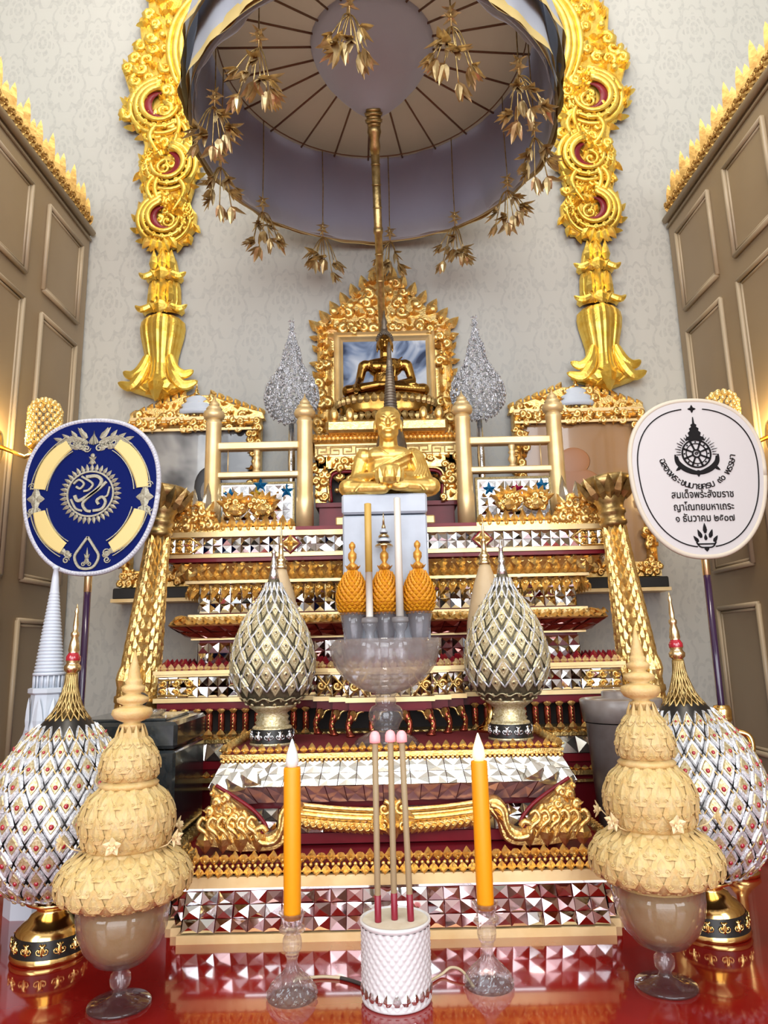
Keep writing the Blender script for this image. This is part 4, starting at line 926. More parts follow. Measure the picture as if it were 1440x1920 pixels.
# ---- grey ringed relic spire in front of the Buddha, behind the monk image (on the upper tier)
t = thing('relic_spire', 'slim dark grey ringed spire rising in front of the bronze Buddha', 'reliquary', (.026, 2.43, 1.02))
b = MB(); lathe(b, [(.06, 0), (.062, .02), (.05, .03), (.055, .05), (.06, .1), (.062, .2), (.055, .29), (.04, .35), (.036, .36), (.045, .365), (.045, .39), (.03, .395)], 24); ob('bell_body', b, GREYB, t)
b = MB(); pr = [(.036, .395)]
n = 20
for i in range(n): z = .4 + i * .0108; r = .027 * (1 - i / n * .66); pr += [(r, z), (r * 1.05, z + .005), (r * .9, z + .0105)]
pr += [(.008, .62), (.008, .66), (.003, .685)]; lathe(b, pr, 20); ob('ringed_spire', b, GREYB, t)
# ---- marble pedestal with the gilded monk image
t = thing('marble_pedestal', 'tall pale blue marble pedestal block under the golden monk image', 'pedestal', (-.004, 2.25, .562))
b = MB(); box(b, -.132, .132, -.07, .075, .055, .45, 0, .005); ob('shaft', b, MARBLE, t)
b = MB(); box(b, -.134, .134, -.073, .078, .455, .518, 0, .006); ob('cap_slab', b, MARBLE, t)
b = MB(); box(b, -.152, .152, -.08, .085, 0, .055, 0, .004); ob('foot', b, BROWNST, t, label='brown stone foot')
t = thing('monk_statue', 'golden seated monk statue holding a bowl, on the pale blue marble pedestal', 'statue', (.014, 2.265, 1.08))
b = MB()
ell(b, (0, .02, .05), (.1, .06, .045)); ell(b, (0, .015, .1), (.078, .055, .075)); ell(b, (0, .012, .145), (.092, .05, .035)); ell(b, (0, .016, .165), (.07, .04, .02))
for s in (-1, 1): ell(b, (s * .082, .012, .145), (.03, .034, .03))
capsule(b, (0, .01, .165), (0, .004, .215), .034, .03)
capsule(b, (-.09, .01, .138), (-.108, -.005, .07), .026, .021); capsule(b, (-.108, -.005, .07), (-.045, -.07, .062), .02, .014)
capsule(b, (.09, .01, .138), (.112, -.005, .07), .03, .028); capsule(b, (.112, -.005, .07), (.045, -.07, .062), .026, .016)
for s in (-1, 1):
    ell(b, (s * .04, -.085, .06), (.012, .018, .014))
    for k in range(4): capsule(b, (s * .042, -.09 - .002 * k, .072 - k * .008), (s * .018, -.112 + .002 * k, .07 - k * .009), .0042, .0034, 6)
    capsule(b, (s * .036, -.09, .074), (s * .022, -.1, .084), .0046, .0036, 6)
    capsule(b, (s * .05, .0, .035), (s * .132, -.045, .03), .04, .032)
    capsule(b, (s * .132, -.048, .026), (-s * .0 + s * .02, -.09, .018 + (.01 if s > 0 else 0)), .028, .02); ell(b, (-s * .03, -.092, .018), (.03, .014, .011))
ell(b, (0, -.004, .262), (.041, .045, .05)); ell(b, (0, .004, .282), (.043, .044, .036)); ell(b, (0, -.014, .226), (.035, .034, .03)); ell(b, (0, -.026, .205), (.02, .02, .014))
ell(b, (0, -.05, .248), (.0065, .01, .015)); ell(b, (0, -.054, .24), (.009, .007, .0055)); ell(b, (0, -.046, .222), (.016, .008, .003)); ell(b, (0, -.046, .2165), (.013, .008, .0035))
for s in (-1, 1):
    tube(b, [(s * .004, -.047, .266), (s * .016, -.047, .272), (s * .031, -.037, .264)], [.0035, .0045, .003], 6); ell(b, (s * .017, -.042, .258), (.01, .006, .004)); ell(b, (s * .023, -.036, .24), (.013, .012, .01)); ell(b, (s * .044, .004, .25), (.0055, .012, .022)); tube(b, [(s * .012, -.045, .238), (s * .02, -.042, .228), (s * .021, -.038, .218)], .0022, 6)
for k in range(6): q = k * .012; tube(b, spl([(.085 - q * .4, -.018, .165 - q), (.04 - q * .5, -.042, .14 - q * 1.1), (-.02 - q * .4, -.05, .108 - q), (-.07, -.035, .08 - q * .7)], 5), [.003 + .0026 * (k % 2)] * 16, 6)
for k in range(5): tube(b, spl([(.03 - k * .02, -.05, .045), (.045 - k * .022, -.072, .03), (.05 - k * .026, -.088, .012)], 4), .0035, 6)
for k in range(5): tube(b, spl([(.1 - k * .006, -.02 - k * .003, .15), (.122 - k * .008, -.03 - k * .004, .1), (.112 - k * .01, -.05 - k * .004, .06)], 5), .0034, 6)
for s in (-1, 1):
    for k in range(4): tube(b, spl([(s * (.06 + k * .02), -.06 + k * .004, .05 - k * .003), (s * (.09 + k * .016), -.085 + k * .008, .03), (s * (.11 + k * .012), -.085 + k * .01, .008)], 5), .0035, 6)
tube(b, spl([(-.03, -.035, .168), (-.012, -.05, .15), (.0, -.052, .14)], 5), .003, 6)
remesh('body', b, STATUE, t, .0028, 2)
b = MB(); lathe(b, [(.018, .026), (.034, .032), (.042, .05), (.043, .066), (.038, .082), (.028, .09), (.012, .096), (.004, .1)], 24, c=(0, -.09))
for i in range(12): a = 2 * pi * (i + .5) / 12; leaf(b, frame((.036 * cos(a), -.09 + .036 * sin(a), .03), (-sin(a), cos(a), 0), (cos(a), sin(a), 0)) @ Matrix.Rotation(-.18, 4, 'X'), .02, .05, .008)
ob('alms_bowl', b, STATUE, t, label='round alms bowl with petal sides')
b = MB(); box(b, -.15, .15, -.012, .1, -.02, 0); 
t = thing('gold_step', 'low gold step slab behind the marble pedestal', 'step', (-.002, 2.415, 1.02))
b = MB(); box(b, -.17, .17, -.025, .025, 0, .03, 0, .004); o = ob('slab', b, PAINTG, t)

# ---- silver filigree leaf ornaments either side of the frame
def filigree(x, label):
    t = thing('silver_filigree_tree', label, 'ornament', (x, 2.62, 1.02), 'silver filigree trees')
    b = MB(); lathe(b, [(.05, 0), (.052, .01), (.02, .03), (.012, .1), (.014, .3), (.01, .46)], 16); ob('stem', b, SILV, t)
    R = random.Random(4); b = MB()
    prof = [(.02, .44), (.06, .47), (.085, .51), (.092, .55), (.085, .59), (.066, .63), (.045, .665), (.032, .70), (.03, .73), (.022, .76), (.012, .79), (.007, .83), (.002, .90)]
    def rad(z):
        for (r0, z0), (r1, z1) in zip(prof, prof[1:]):
            if z0 <= z <= z1: return r0 + (r1 - r0) * (z - z0) / (z1 - z0)
        return .001
    z = .445
    while z < .88:
        r = rad(z) * 1.16; n = max(3, int(2 * pi * r / .015))
        for i in range(n):
            a = 2 * pi * (i + R.random()) / n; M = frame((r * cos(a), r * sin(a) * .45, z), (-sin(a), cos(a), 0), (cos(a), sin(a), 0)); q = R.random()
            if q < .5: scroll(b, M, .0095, .0026, 1.3, R.choice((1, -1)), R.uniform(0, 6), 9, 4)
            elif q < .85: leaf(b, M @ rotl(R.uniform(-2, 2)), .009, .018, .004, back=True)
            else: ell(b, (0, 0, 0), (.0045, .0045, .0045), 6, 4, 0, M)
        z += .0125
    for i in range(14): tube(b, [(rad(zz) * cos(i * .45) * .96, rad(zz) * sin(i * .45) * .43, zz) for zz in [.445 + k * .02 for k in range(21)]], .0011, 4)
    ob('filigree_foliage', b, WHITEB, t, label='openwork silver leaf-shaped crown'); return t
filigree(-.355, 'silver filigree leaf-shaped tree left of the blue picture, above the blue-star railing')
filigree(.37, 'silver filigree leaf-shaped tree right of the blue picture, above the rose-star railing')

# ================================================================== jewelled egg-shaped flower offerings
def surf(prof):
    cum = [0]
    for (r0, z0), (r1, z1) in zip(prof, prof[1:]): cum.append(cum[-1] + math.hypot(r1 - r0, z1 - z0))
    def f(s):
        s *= cum[-1]
        for k in range(len(prof) - 1):
            if s <= cum[k + 1] + 1e-9:
                q = (s - cum[k]) / (cum[k + 1] - cum[k]); (r0, z0), (r1, z1) = prof[k], prof[k + 1]
                dr, dz = r1 - r0, z1 - z0; l = math.hypot(dr, dz); return r0 + dr * q, z0 + dz * q, dz / l, -dr / l
        return prof[-1][0], prof[-1][1], 0, 1
    return f, cum[-1]
def ptf(f, s, a):
    r, z, nr, nz = f(s); n = V((nr * cos(a), nr * sin(a), nz)); t = V((-sin(a), cos(a), 0)); up = n.cross(t) * -1
    if up.z < 0: up = -up
    return frame((r * cos(a), r * sin(a), z), t, n, up), r
def egg(name, label, group, loc, prof, N, rows, mats, foot, spire, gemmed, s0=.06, s1=.93, sc=1.0, loc_rz=0, pw=.92, lw=.0019):
    """mats: body, petal rim, petal centre, gem, lattice"""
    t = thing(name, label, 'flower offering', loc, group, rz=loc_rz)
    sp = [(p.x, p.y) for p in spl(prof, 4)]
    f, L = surf(sp); b = MB(); lathe(b, [(r * .985, z) for r, z in sp], 48); ob('body', b, mats[0], t)
    b = MB(); ds = (s1 - s0) / rows
    for i in range(rows):
        sm = s0 + ds * (i + .5)
        for j in range(N):
            a = 2 * pi * (j + .5 * (i % 2)) / N; M, r = ptf(f, sm, a)
            w_ = 2 * pi * r / N * pw; h = min(ds * L * 1.8, w_ * 2.6)
            def dia(q, y0, y1, mi):
                pts = [(0, -.5), (.3, -.24), (.5, .0), (.34, .22), (.12, .4), (0, .5), (-.12, .4), (-.34, .22), (-.5, .0), (-.3, -.24)]
                vs = [(x * w_ * q, y0, z * h * q) for x, z in pts] + [(x * w_ * q * .8, y1, z * h * q * .85) for x, z in pts]
                n = 10; b.add(vs, [(k, (k + 1) % n, n + (k + 1) % n, n + k) for k in range(n)] + [tuple(range(n, 2 * n))], mi, False, M)
            dia(1, 0, .0045 * sc, 0); dia(.58, .004 * sc, .0065 * sc, 1)
            if gemmed: ell(b, (0, .0065 * sc, -h * .06), (w_ * .13, .0035 * sc, w_ * .13), 7, 4, 2, M)
            else: ell(b, (0, .006 * sc, -h * .06), (w_ * .17, .003 * sc, w_ * .17), 7, 4, 3, M); ell(b, (0, .009 * sc, -h * .06), (w_ * .07, .0015 * sc, w_ * .07), 5, 3, 4, M)
    ob('enamel_petals', b, [mats[1], mats[2], mats[3], PGOLD, BLACKM], t)
    b = MB()
    for j in range(N):
        for d in (-1, 1):
            pts = []
            for i in range(rows * 4 + 1):
                s = s0 - ds * .0 + ds * i / 4; a = 2 * pi * (j + .5 + d * .5 * i / 4) / N; M, r = ptf(f, min(.995, s + ds * .0), a); pts.append(M @ V((0, .0035 * sc, 0)))
            tube(b, pts, lw, 5, 0)
    M0 = [ptf(f, s0 * .55 + .012 * sin(k * pi / 3), 2 * pi * k / (N * 6))[0] @ V((0, .003, 0)) for k in range(N * 6 + 1)]
    tube(b, M0, .0022 * sc, 5, 1)
    for j in range(N): M, r = ptf(f, s0 * .18, 2 * pi * j / N); ell(b, (0, .003, 0), (.006 * sc, .004 * sc, .006 * sc), 7, 4, 2, M); M, r = ptf(f, s0 * .45, 2 * pi * (j + .5) / N); leaf(b, M @ rotl(pi) @ shift(0, 0, -.01 * sc), .014 * sc, .02 * sc, .005 * sc, 1)
    ob('lattice', b, [mats[4], mats[1], PGOLD], t)
    foot(t); spire(t); return t
def pierced_foot(t, prof, band_, mpol, mdark, n):
    b = MB(); lathe(b, prof, 40); ob('pedestal_foot', b, mpol, t)
    z0, z1, r0, r1 = band_; b = MB(); lathe(b, [(r0 + .0008, z0), (r1 + .0008, z1)], 40, cap=False)
    for i in range(n):
        a = 2 * pi * i / n; zm = (z0 + z1) / 2; rm = (r0 + r1) / 2 + .001; M = frame((rm * cos(a), rm * sin(a), zm), (-sin(a), cos(a), 0), (cos(a), sin(a), 0))
        for s in (-1, 1): scroll(b, M @ shift(s * .006, 0, 0), (z1 - z0) * .34, .0022, 1.2, s, pi / 2, 9, 4, 1); 
        leaf(b, M @ shift(0, 0, -(z1 - z0) * .3), .009, (z1 - z0) * .7, .004, 1)
    ob('pierced_band_pattern', b, [mdark, mpol if mpol is POLISHG else SILV], t, label='openwork band with dark ground')
BIGP = [(.078, .118), (.112, .15), (.137, .2), (.146, .25), (.142, .30), (.125, .355), (.098, .40), (.066, .44), (.042, .468)]
def bigfoot(t):
    pierced_foot(t, [(.072, 0), (.075, .006), (.072, .012), (.066, .05), (.055, .062), (.046, .068), (.04, .078), (.03, .084), (.03, .09), (.052, .1), (.05, .106), (.04, .112), (.05, .118), (.08, .12), (.04, .125)], (.013, .046, .0725, .0672), POLISHG, BLACKM, 14)
def bigspire(t):
    b = MB()
    for i in range(18):
        a = 2 * pi * i / 18
        for d in (-.35, .35): tube(b, spl([(.046 * cos(a - d), .046 * sin(a - d), .462), (.027 * cos(a), .027 * sin(a), .49), (.014 * cos(a + d), .014 * sin(a + d), .53), (.011 * cos(a + d), .011 * sin(a + d), .56)], 4), .002, 5)
    lathe(b, [(.03, .462), (.018, .495), (.009, .53), (.009, .57)], 16); ob('lattice_neck', b, OLDG, t, label='gold lattice neck')
    b = MB(); lathe(b, [(.011, .558), (.012, .562), (.017, .567), (.018, .575), (.014, .58), (.013, .583), (.0155, .588), (.0155, .596), (.012, .602), (.01, .605), (.012, .61), (.01, .625), (.007, .638), (.009, .642), (.009, .648), (.005, .652), (.006, .665), (.0035, .69), (.005, .695), (.0025, .702), (.001, .712)], 18, mis=[0, 0, 0, 0, 0, 0, 1, 1, 1] + [0] * 11); ob('spire', b, [BRASS, GEM], t, label='brass spire with red ring')
b1 = egg('jewelled_flower_offering', 'large red-jewelled silver and gold egg offering before the white stupa model', 'large jewelled egg offerings', (-.712, 1.6, 0), BIGP, 20, 10, (BLACKM, WHITEB, PGOLD, GEM, OLDG), bigfoot, bigspire, True)
b1.rotation_euler = (0, .02, 0); dup(b1, (.668, 1.64, 0), 'large red-jewelled silver and gold egg offering beside the stone urn, under the ivory fan').rotation_euler = (0, -.035, .15)
MEDP = [(.062, .1), (.085, .125), (.103, .17), (.108, .205), (.102, .25), (.085, .3), (.06, .345), (.038, .378), (.023, .405), (.015, .43)]
def medfoot(t):
    pierced_foot(t, [(.058, 0), (.059, .005), (.056, .008), (.052, .042), (.05, .046), (.042, .05), (.046, .056), (.04, .062), (.044, .07), (.038, .078), (.05, .088), (.062, .096), (.06, .102)], (.007, .041, .0565, .0526), PGOLD, BLACKM, 12)
def medspire(t):
    b = MB(); lathe(b, [(.016, .425), (.012, .445), (.008, .46), (.011, .464), (.008, .47), (.0055, .5), (.008, .503), (.004, .51), (.001, .535)], 14); ob('spire', b, SILV, t)
m1 = egg('enamel_flower_offering', 'gold and silver lattice egg offering on red carpet, blue fan side of the bowl', 'pale lattice egg offerings', (-.31, 1.93, .362), MEDP, 14, 9, (BODYG, BEIGEE, PGOLD, PGOLD, WHITEB), medfoot, medspire, False, s0=.13, s1=.97, sc=.85, pw=.8, lw=.0026)
dup(m1, (.312, 1.93, .362), 'gold and silver lattice egg offering on red carpet, ivory fan side of the bowl', rz=.2)
def cream(x, label):
    t = thing('cream_flower_offering', label, 'flower offering', (x, 2.118, .362), 'plain cream drop offerings')
    b = MB(); lathe(b, [(.03, .1), (.05, .13), (.062, .19), (.064, .25), (.06, .31), (.048, .37), (.036, .42), (.022, .46), (.015, .48)], 32); ob('body', b, CREAMP, t)
    b = MB(); lathe(b, [(.045, 0), (.046, .01), (.03, .02), (.016, .04), (.016, .08), (.03, .095), (.032, .105)], 24); ob('foot', b, POLISHG, t)
    b = MB(); lathe(b, [(.015, .478), (.02, .484), (.016, .49), (.013, .5), (.018, .506), (.0125, .512), (.008, .52), (.007, .55), (.009, .553), (.004, .56), (.003, .6), (.001, .63)], 14); ob('finial', b, BRASS, t)
cream(-.318, 'plain cream drop-shaped offering behind the lattice egg on the blue fan side')
cream(.292, 'plain cream drop-shaped offering behind the lattice egg on the ivory fan side')

# ================================================================== crystal bowl and small offerings at the centre
def shell(mb, outer, th, n=40, c=(0, 0), M=None, flute=0, fd=0):
    """open glass vessel: outer profile going up, inner wall coming down"""
    inn = [(max(.001, r - th), z + (th if k == 0 else 0)) for k, (r, z) in enumerate(outer)][::-1]
    lathe(mb, outer + inn, n, c=c, M=M, cap=False, flute=flute, fd=fd)
t = thing('crystal_bowl', 'wide cut crystal pedestal bowl at the centre of the red table', 'bowl', (-.012, 1.85, .362))
b = MB(); shell(b, [(.001, .125), (.03, .127), (.07, .142), (.105, .168), (.125, .195), (.132, .215), (.136, .235), (.143, .262)], .007, 64, flute=48, fd=.03); ob('bowl', b, CRYSTAL, t)
b = MB(); lathe(b, [(.001, 0), (.078, .0), (.08, .006), (.068, .02), (.045, .032), (.03, .04), (.034, .052), (.042, .065), (.042, .082), (.034, .095), (.024, .1), (.026, .11), (.022, .118), (.028, .1245), (.001, .1246)], 40, flute=24, fd=.04, cap=False); ob('stem_foot', b, CRYSTAL, t)
def goblet(x, y, label, house=False):
    t = thing('glass_goblet', label, 'goblet', (x, y, .562), 'small glass goblets of orange flowers')
    b = MB(); lathe(b, [(.001, 0), (.032, .0), (.032, .005), (.012, .014), (.009, .03), (.014, .04), (.008, .048), (.001, .05)], 24, cap=False); ob('foot', b, CRYSTAL, t)
    b = MB(); shell(b, [(.001, .05), (.018, .052), (.026, .075), (.032, .11), (.038, .145)], .003, 28, flute=14, fd=.05); ob('cup', b, CRYSTAL, t); return t
g = goblet(-.104, 2.12, 'glass goblet holding the orange flower cone on the blue fan side'); dup(g, (-.008, 2.13, .562), 'glass goblet holding the middle orange flower cone with tiered parasol top'); dup(g, (.092, 2.12, .562), 'glass goblet holding the orange flower cone on the ivory fan side')
def cone(x, y, label, tiered=False):
    t = thing('orange_flower_cone', label, 'flower offering', (x, y, .705), 'orange flower cones')
    f, L = surf([(.02, .0), (.036, .004), (.045, .03), (.044, .055), (.036, .085), (.022, .112), (.008, .125)])
    b = MB(); lathe(b, [(.02, .0), (.036, .004), (.043, .03), (.042, .055), (.034, .085), (.02, .112), (.006, .125)], 24, mi=0)
    for i in range(15):
        for j in range(18):
            s = .05 + i * .062; a = 2 * pi * (j + .5 * (i % 2)) / 18; M, r = ptf(f, s, a); leaf(b, M @ Matrix.Rotation(-.5, 4, 'X'), 2 * pi * r / 18 * 1.05, .015, .004, 0)
    ob('flower_petals', b, ORANGE, t)
    b = MB(); lathe(b, [(.007, .12), (.009, .13), (.018, .14), (.01, .148), (.006, .152), (.013, .165), (.013, .178), (.006, .186), (.005, .19), (.01, .198), (.01, .206), (.003, .215)], 14)
    for k in range(7): a = 2 * pi * k / 7; leaf(b, frame((.01 * cos(a), .01 * sin(a), .13), (-sin(a), cos(a), 0), (cos(a), sin(a), 0)) @ Matrix.Rotation(-.8, 4, 'X'), .012, .02, .004, back=True)
    ob('finial', b, AMBER, t, label='orange gold bulb finial')
    if tiered:
        b = MB(); mis = []
        for k in range(5): r = .028 * (1 - k * .19); z = .2 + k * .014; lathe(b, [(r, z), (r * .98, z + .004), (r * .55, z + .013)], 18, mi=k % 2, cap=True)
        lathe(b, [(.004, .268), (.001, .305)], 8); ob('tiered_parasol', b, [BRASS, WHITEST], t, label='small tiered gold and white parasol top')
    return t
cone(-.104, 2.12, 'orange flower cone in goblet on the blue fan side of the marble pedestal'); cone(-.008, 2.13, 'middle orange flower cone topped by a tiny tiered parasol', True); cone(.092, 2.12, 'orange flower cone in goblet on the ivory fan side of the marble pedestal')
def small_cup(x, label):
    t = thing('glass_candle_cup', label, 'candle holder', (x, 2.078, .562), 'small glass cups of tall candles')
    b = MB(); lathe(b, [(.001, 0), (.026, 0), (.027, .012), (.026, .035), (.019, .052), (.013, .062), (.012, .085), (.02, .1), (.022, .118), (.001, .118)], 22, cap=False, flute=11, fd=.05); ob('cup', b, CRYSTAL, t)
    b = MB(); lathe(b, [(.0225, .112), (.025, .116), (.024, .127), (.012, .13), (.008, .13)], 18); ob('wax_collar', b, FROST, t)
small_cup(-.054, 'glass cup of the yellow-topped tall candle behind the bowl'); small_cup(.034, 'glass cup of the ivory tall candle behind the bowl')
t = thing('tall_candle', 'tall slim candle, yellow above and ivory below, before the marble pedestal', 'candle', (-.054, 2.078, .6925)); b = MB(); lathe(b, [(.0105, 0), (.01, .13), (.0105, .13)], 16, mi=0, cap=False); lathe(b, [(.0105, .13), (.0105, .335), (.004, .337)], 16, mi=1); ob('wax_shaft', b, [CANDW, CANDY], t)
t = thing('tall_candle', 'tall slim ivory candle before the marble pedestal', 'candle', (.034, 2.078, .6925)); b = MB(); lathe(b, [(.0115, 0), (.0105, .2), (.01, .35), (.004, .353)], 16); ob('wax_shaft', b, CANDW, t)
# ================================================================== leaning gilt columns with lotus capitals
def column(s, label):
    t = thing('gilded_column', label, 'column', (s * .835, 2.3, 0), 'gilded scale columns beside the altar'); t.rotation_euler = (0, -s * .088, 0)
    prof = [(.058, .06), (.06, .3), (.058, .5), (.053, .62), (.045, .75), (.038, .86), (.033, .95), (.032, 1.0)]
    f, L = surf(prof); b = MB(); lathe(b, prof, 28)
    R = random.Random(2)
    for i in range(34):
        for j in range(12):
            M, r = ptf(f, .22 + i * .0225, 2 * pi * (j + .5 * (i % 2)) / 12); leaf(b, M @ Matrix.Rotation(-.12, 4, 'X') @ shift(0, 0, -.02), 2 * pi * r / 12 * 1.0, .05, .008)
    ob('scaled_shaft_petals', b, GOLD, t)
    b = MB(); lathe(b, [(.09, 0), (.09, .03), (.075, .04), (.08, .07), (.07, .08)], 28); lathe(b, [(.058, .44), (.07, .455), (.07, .47), (.062, .475), (.066, .49), (.058, .5)], 28)
    for k in range(16): a = 2 * pi * k / 16; leaf(b, frame((.058 * cos(a), .058 * sin(a), .5), (-sin(a), cos(a), 0), (cos(a), sin(a), 0)), .03, .07, .014)
    ob('base_ring', b, GOLD, t)
    b = MB(); lathe(b, [(.036, .98), (.044, .99), (.044, 1.0), (.039, 1.004), (.04, 1.02), (.046, 1.026), (.046, 1.036), (.04, 1.04), (.045, 1.06), (.055, 1.075), (.05, 1.085), (.06, 1.1), (.08, 1.12), (.085, 1.14), (.07, 1.15), (.02, 1.15)], 28)
    for k in range(14):
        a = 2 * pi * k / 14; n = V((cos(a), sin(a), 0)); leaf(b, frame((.05 * cos(a), .05 * sin(a), 1.075), (-sin(a), cos(a), 0), n) @ Matrix.Rotation(-.7, 4, 'X'), .034, .085, .014, back=True, curl=-.01)
    ob('lotus_capital', b, OLDG, t, label='darker gold lotus capital')
    return t
column(-1, 'leaning gilded column with lotus capital, half hidden by the royal blue fan'); column(1, 'leaning gilded column with lotus capital, behind the stone urn and the ivory fan')

# ================================================================== stone box, urn, white stupa model
t = thing('stone_box', 'polished black granite box with a knobbed lid behind the cream wax offering', 'box', (0, 0, 0))
b = MB(); box(b, -.80, -.515, 1.765, 2.04, 0, .372, 0, .006); ob('body', b, BLACKST, t)
b = MB(); box(b, -.803, -.512, 1.762, 2.043, .376, .438, 0, .008); box(b, -.77, -.55, 1.80, 2.01, .437, .444, 0, .003); ld = ob('lid', b, BLACKST, t)
b = MB(); lathe(b, [(.014, .443), (.013, .455), (.02, .467), (.028, .48), (.027, .494), (.016, .502), (.004, .504)], 22, c=(-.657, 1.9)); ob('knob', b, BLACKST, ld)
t = thing('glass_dish', 'small clear glass dish lying on the lid of the black granite box', 'dish', (-.612, 1.9, .444)); b = MB(); shell(b, [(.001, 0), (.02, .0), (.028, .008), (.03, .014)], .003, 20, flute=10, fd=.06); ob('dish', b, GLASS, t)
t = thing('stone_urn', 'tapering grey brown granite urn with a flat lid beside the altar', 'urn', (.645, 2.06, 0))
b = MB(); lathe(b, [(.07, 0), (.074, .01), (.098, .385), (.1, .386)], 48); ob('body', b, GREYST, t)
b = MB(); lathe(b, [(.1, .389), (.104, .39), (.112, .447), (.108, .45), (.09, .451), (.05, .453), (.05, .468), (.045, .471), (.001, .472)], 48); ob('lid', b, GREYST, t)
t = thing('white_stupa_model', 'tall pale blue-white stupa model with ringed spire, behind the large jewelled egg', 'stupa model', (-.868, 1.85, 0))
b = MB()
for k, (h, z0, z1) in enumerate(((.06, 0, .06), (.057, .06, .1), (.06, .1, .12), (.052, .12, .2), (.057, .2, .22), (.05, .22, .3), (.056, .3, .315), (.05, .315, .33), (.057, .33, .345), (.048, .345, .36))): lathe(b, [(h * 1.08, z0), (h * 1.08, z1)], 8, a0=pi / 8, sm=False)
ob('stepped_base', b, WHITEST, t)
b = MB(); lathe(b, [(.06, .36), (.062, .37), (.056, .38), (.06, .39), (.05, .41), (.044, .44), (.04, .48), (.038, .505), (.046, .51), (.046, .52), (.04, .522)], 8, a0=pi / 8, sm=False)
for i in range(8):
    a = pi / 8 + 2 * pi * i / 8 + pi / 8; M = frame((.044 * cos(a), .044 * sin(a), .42), (-sin(a), cos(a), 0), (cos(a), sin(a), 0)); leaf(b, M, .026, .08, .006); 
ob('octagonal_body', b, WHITEST, t)
b = MB(); lathe(b, [(.03, .52), (.03, .555)], 24)
for i in range(16): a = 2 * pi * i / 16; tube(b, [(.034 * cos(a), .034 * sin(a), .522), (.034 * cos(a), .034 * sin(a), .553)], .003, 6)
lathe(b, [(.038, .552), (.038, .558), (.034, .56)], 24); ob('colonnade', b, WHITEST, t)
b = MB(); pr = []
for i in range(24): z = .56 + i * .0085; r = .034 * (1 - i / 24 * .68); pr += [(r * .93, z), (r * 1.05, z + .002), (r * 1.05, z + .006), (r * .93, z + .0083)]
pr += [(.011, .768), (.0085, .80), (.006, .822), (.009, .824), (.009, .83), (.001, .832)]; lathe(b, pr, 24); ob('ringed_spire', b, WHITEST, t)

# ================================================================== fans on poles
def fan_pt(a, hw, hh, e=2.35):
    c, s = cos(a), sin(a); x = math.copysign(abs(c) ** (2 / e), c) * hw; z = math.copysign(abs(s) ** (2 / e), s) * hh
    return x * (1 + .09 * z / hh - .03 * (z / hh) ** 2), z
def fan(x, z, hw, hh, face, rim, label, lrim, beads):
    t = thing('ceremonial_fan', label, 'fan', (x, 2.0, z), 'ceremonial fans on poles')
    F = FRONT(0, 0, 0); N = 96; pts = [fan_pt(2 * pi * i / N, hw, hh) for i in range(N)]
    b = MB(); poly_ext(b, pts, F @ shift(0, -.008, 0), .014, 0, .002); ob('face', b, face, t)
    b = MB(); tube(b, [(x_, .001, z_) for x_, z_ in pts] + [(pts[0][0], .001, pts[0][1])], .0075, 8, 0, True, F)
    if beads:
        for i in range(150): x_, z_ = fan_pt(2 * pi * i / 150, hw, hh); ell(b, (x_, .004, z_), (.0062, .0062, .0062), 6, 4, 0, F)
    ob('rim', b, rim, t, label=lrim)
    b = MB(); lathe(b, [(.009, -hh - .052), (.0105, -hh - .05), (.0105, -hh + .02), (.006, -hh + .05)], 14, c=(0, .012)); tube(b, [(0, .016, -hh + .03), (0, .014, hh * .75)], .006, 8); ob('ferrule', b, BRASS, t)
    b = MB(); lathe(b, [(.0088, .4 - z), (.0095, .41 - z), (.0098, -hh - .05)], 16, c=(0, .012)); ob('pole', b, POLE, t); return t
SF = FRONT(0, -.0075, 0)
def rib(mb, pts, w_, h=.0018, mi=0, closed=False):
    """flat embroidered band along a curve"""
    P = [V((p[0], p[1])) for p in pts]; n = len(P); vs = []
    for i, p in enumerate(P):
        d = (P[min(i + 1, n - 1)] - P[max(i - 1, 0)]).normalized(); q = V((-d.y, d.x)); ww = w_[i] if isinstance(w_, list) else w_
        for k, y in ((-.5, 0), (-.4, h), (.4, h), (.5, 0)): vs.append((p.x + q.x * ww * k, y, p.y + q.y * ww * k))
    mb.add(vs, [(i * 4 + k, i * 4 + k + 1, (i + 1) * 4 + k + 1, (i + 1) * 4 + k) for i in range(n - 1) for k in range(3)], mi, False, SF)
def arcp(a, bb, a0, a1, n=24, cx=0, cz=0): return [(cx + a * cos(a0 + (a1 - a0) * i / n), cz + bb * sin(a0 + (a1 - a0) * i / n)) for i in range(n + 1)]
def dot(mb, x, z, r, mi=0, rz=None): ell(mb, (x, .0, z), (r, .0022, rz or r), 12, 5, mi, SF)
def curl(mb, x, z, r, th, fl, a0, mi=0): 
    pts = [(x + r * (1 - .8 * i / 14) * cos(a0 + fl * i * .62), z + r * (1 - .8 * i / 14) * sin(a0 + fl * i * .62)) for i in range(15)]; rib(mb, pts, [th * (.5 + .5 * min(1, i / 4)) for i in range(15)], .0022, mi)
def flt(mb, x, z, w_, h, ang, mi=0): leaf(mb, SF @ shift(x, 0, z) @ rotl(ang), w_, h, .003, mi)
t = fan(-.85, 1.053, .192, .226, NAVY, BRAID, 'royal blue velvet fan embroidered with silver and yellow emblem, on dark pole', 'white braided rim', True)
for s in (-1, 1):
    for a0, a1 in ((.12, 1.08), (-.27, -1.1)):
        b = MB()
        A0, A1 = RAD(90) - s * (RAD(90) - a0), RAD(90) - s * (RAD(90) - a1)
        rib(b, arcp(.150, .172, A0, A1), [.044 * (.8 + .2 * sin(pi * i / 24)) for i in range(25)], .003)
        ob('satin_arc', b, YELSAT, t, label='pale yellow satin arc')
b = MB()
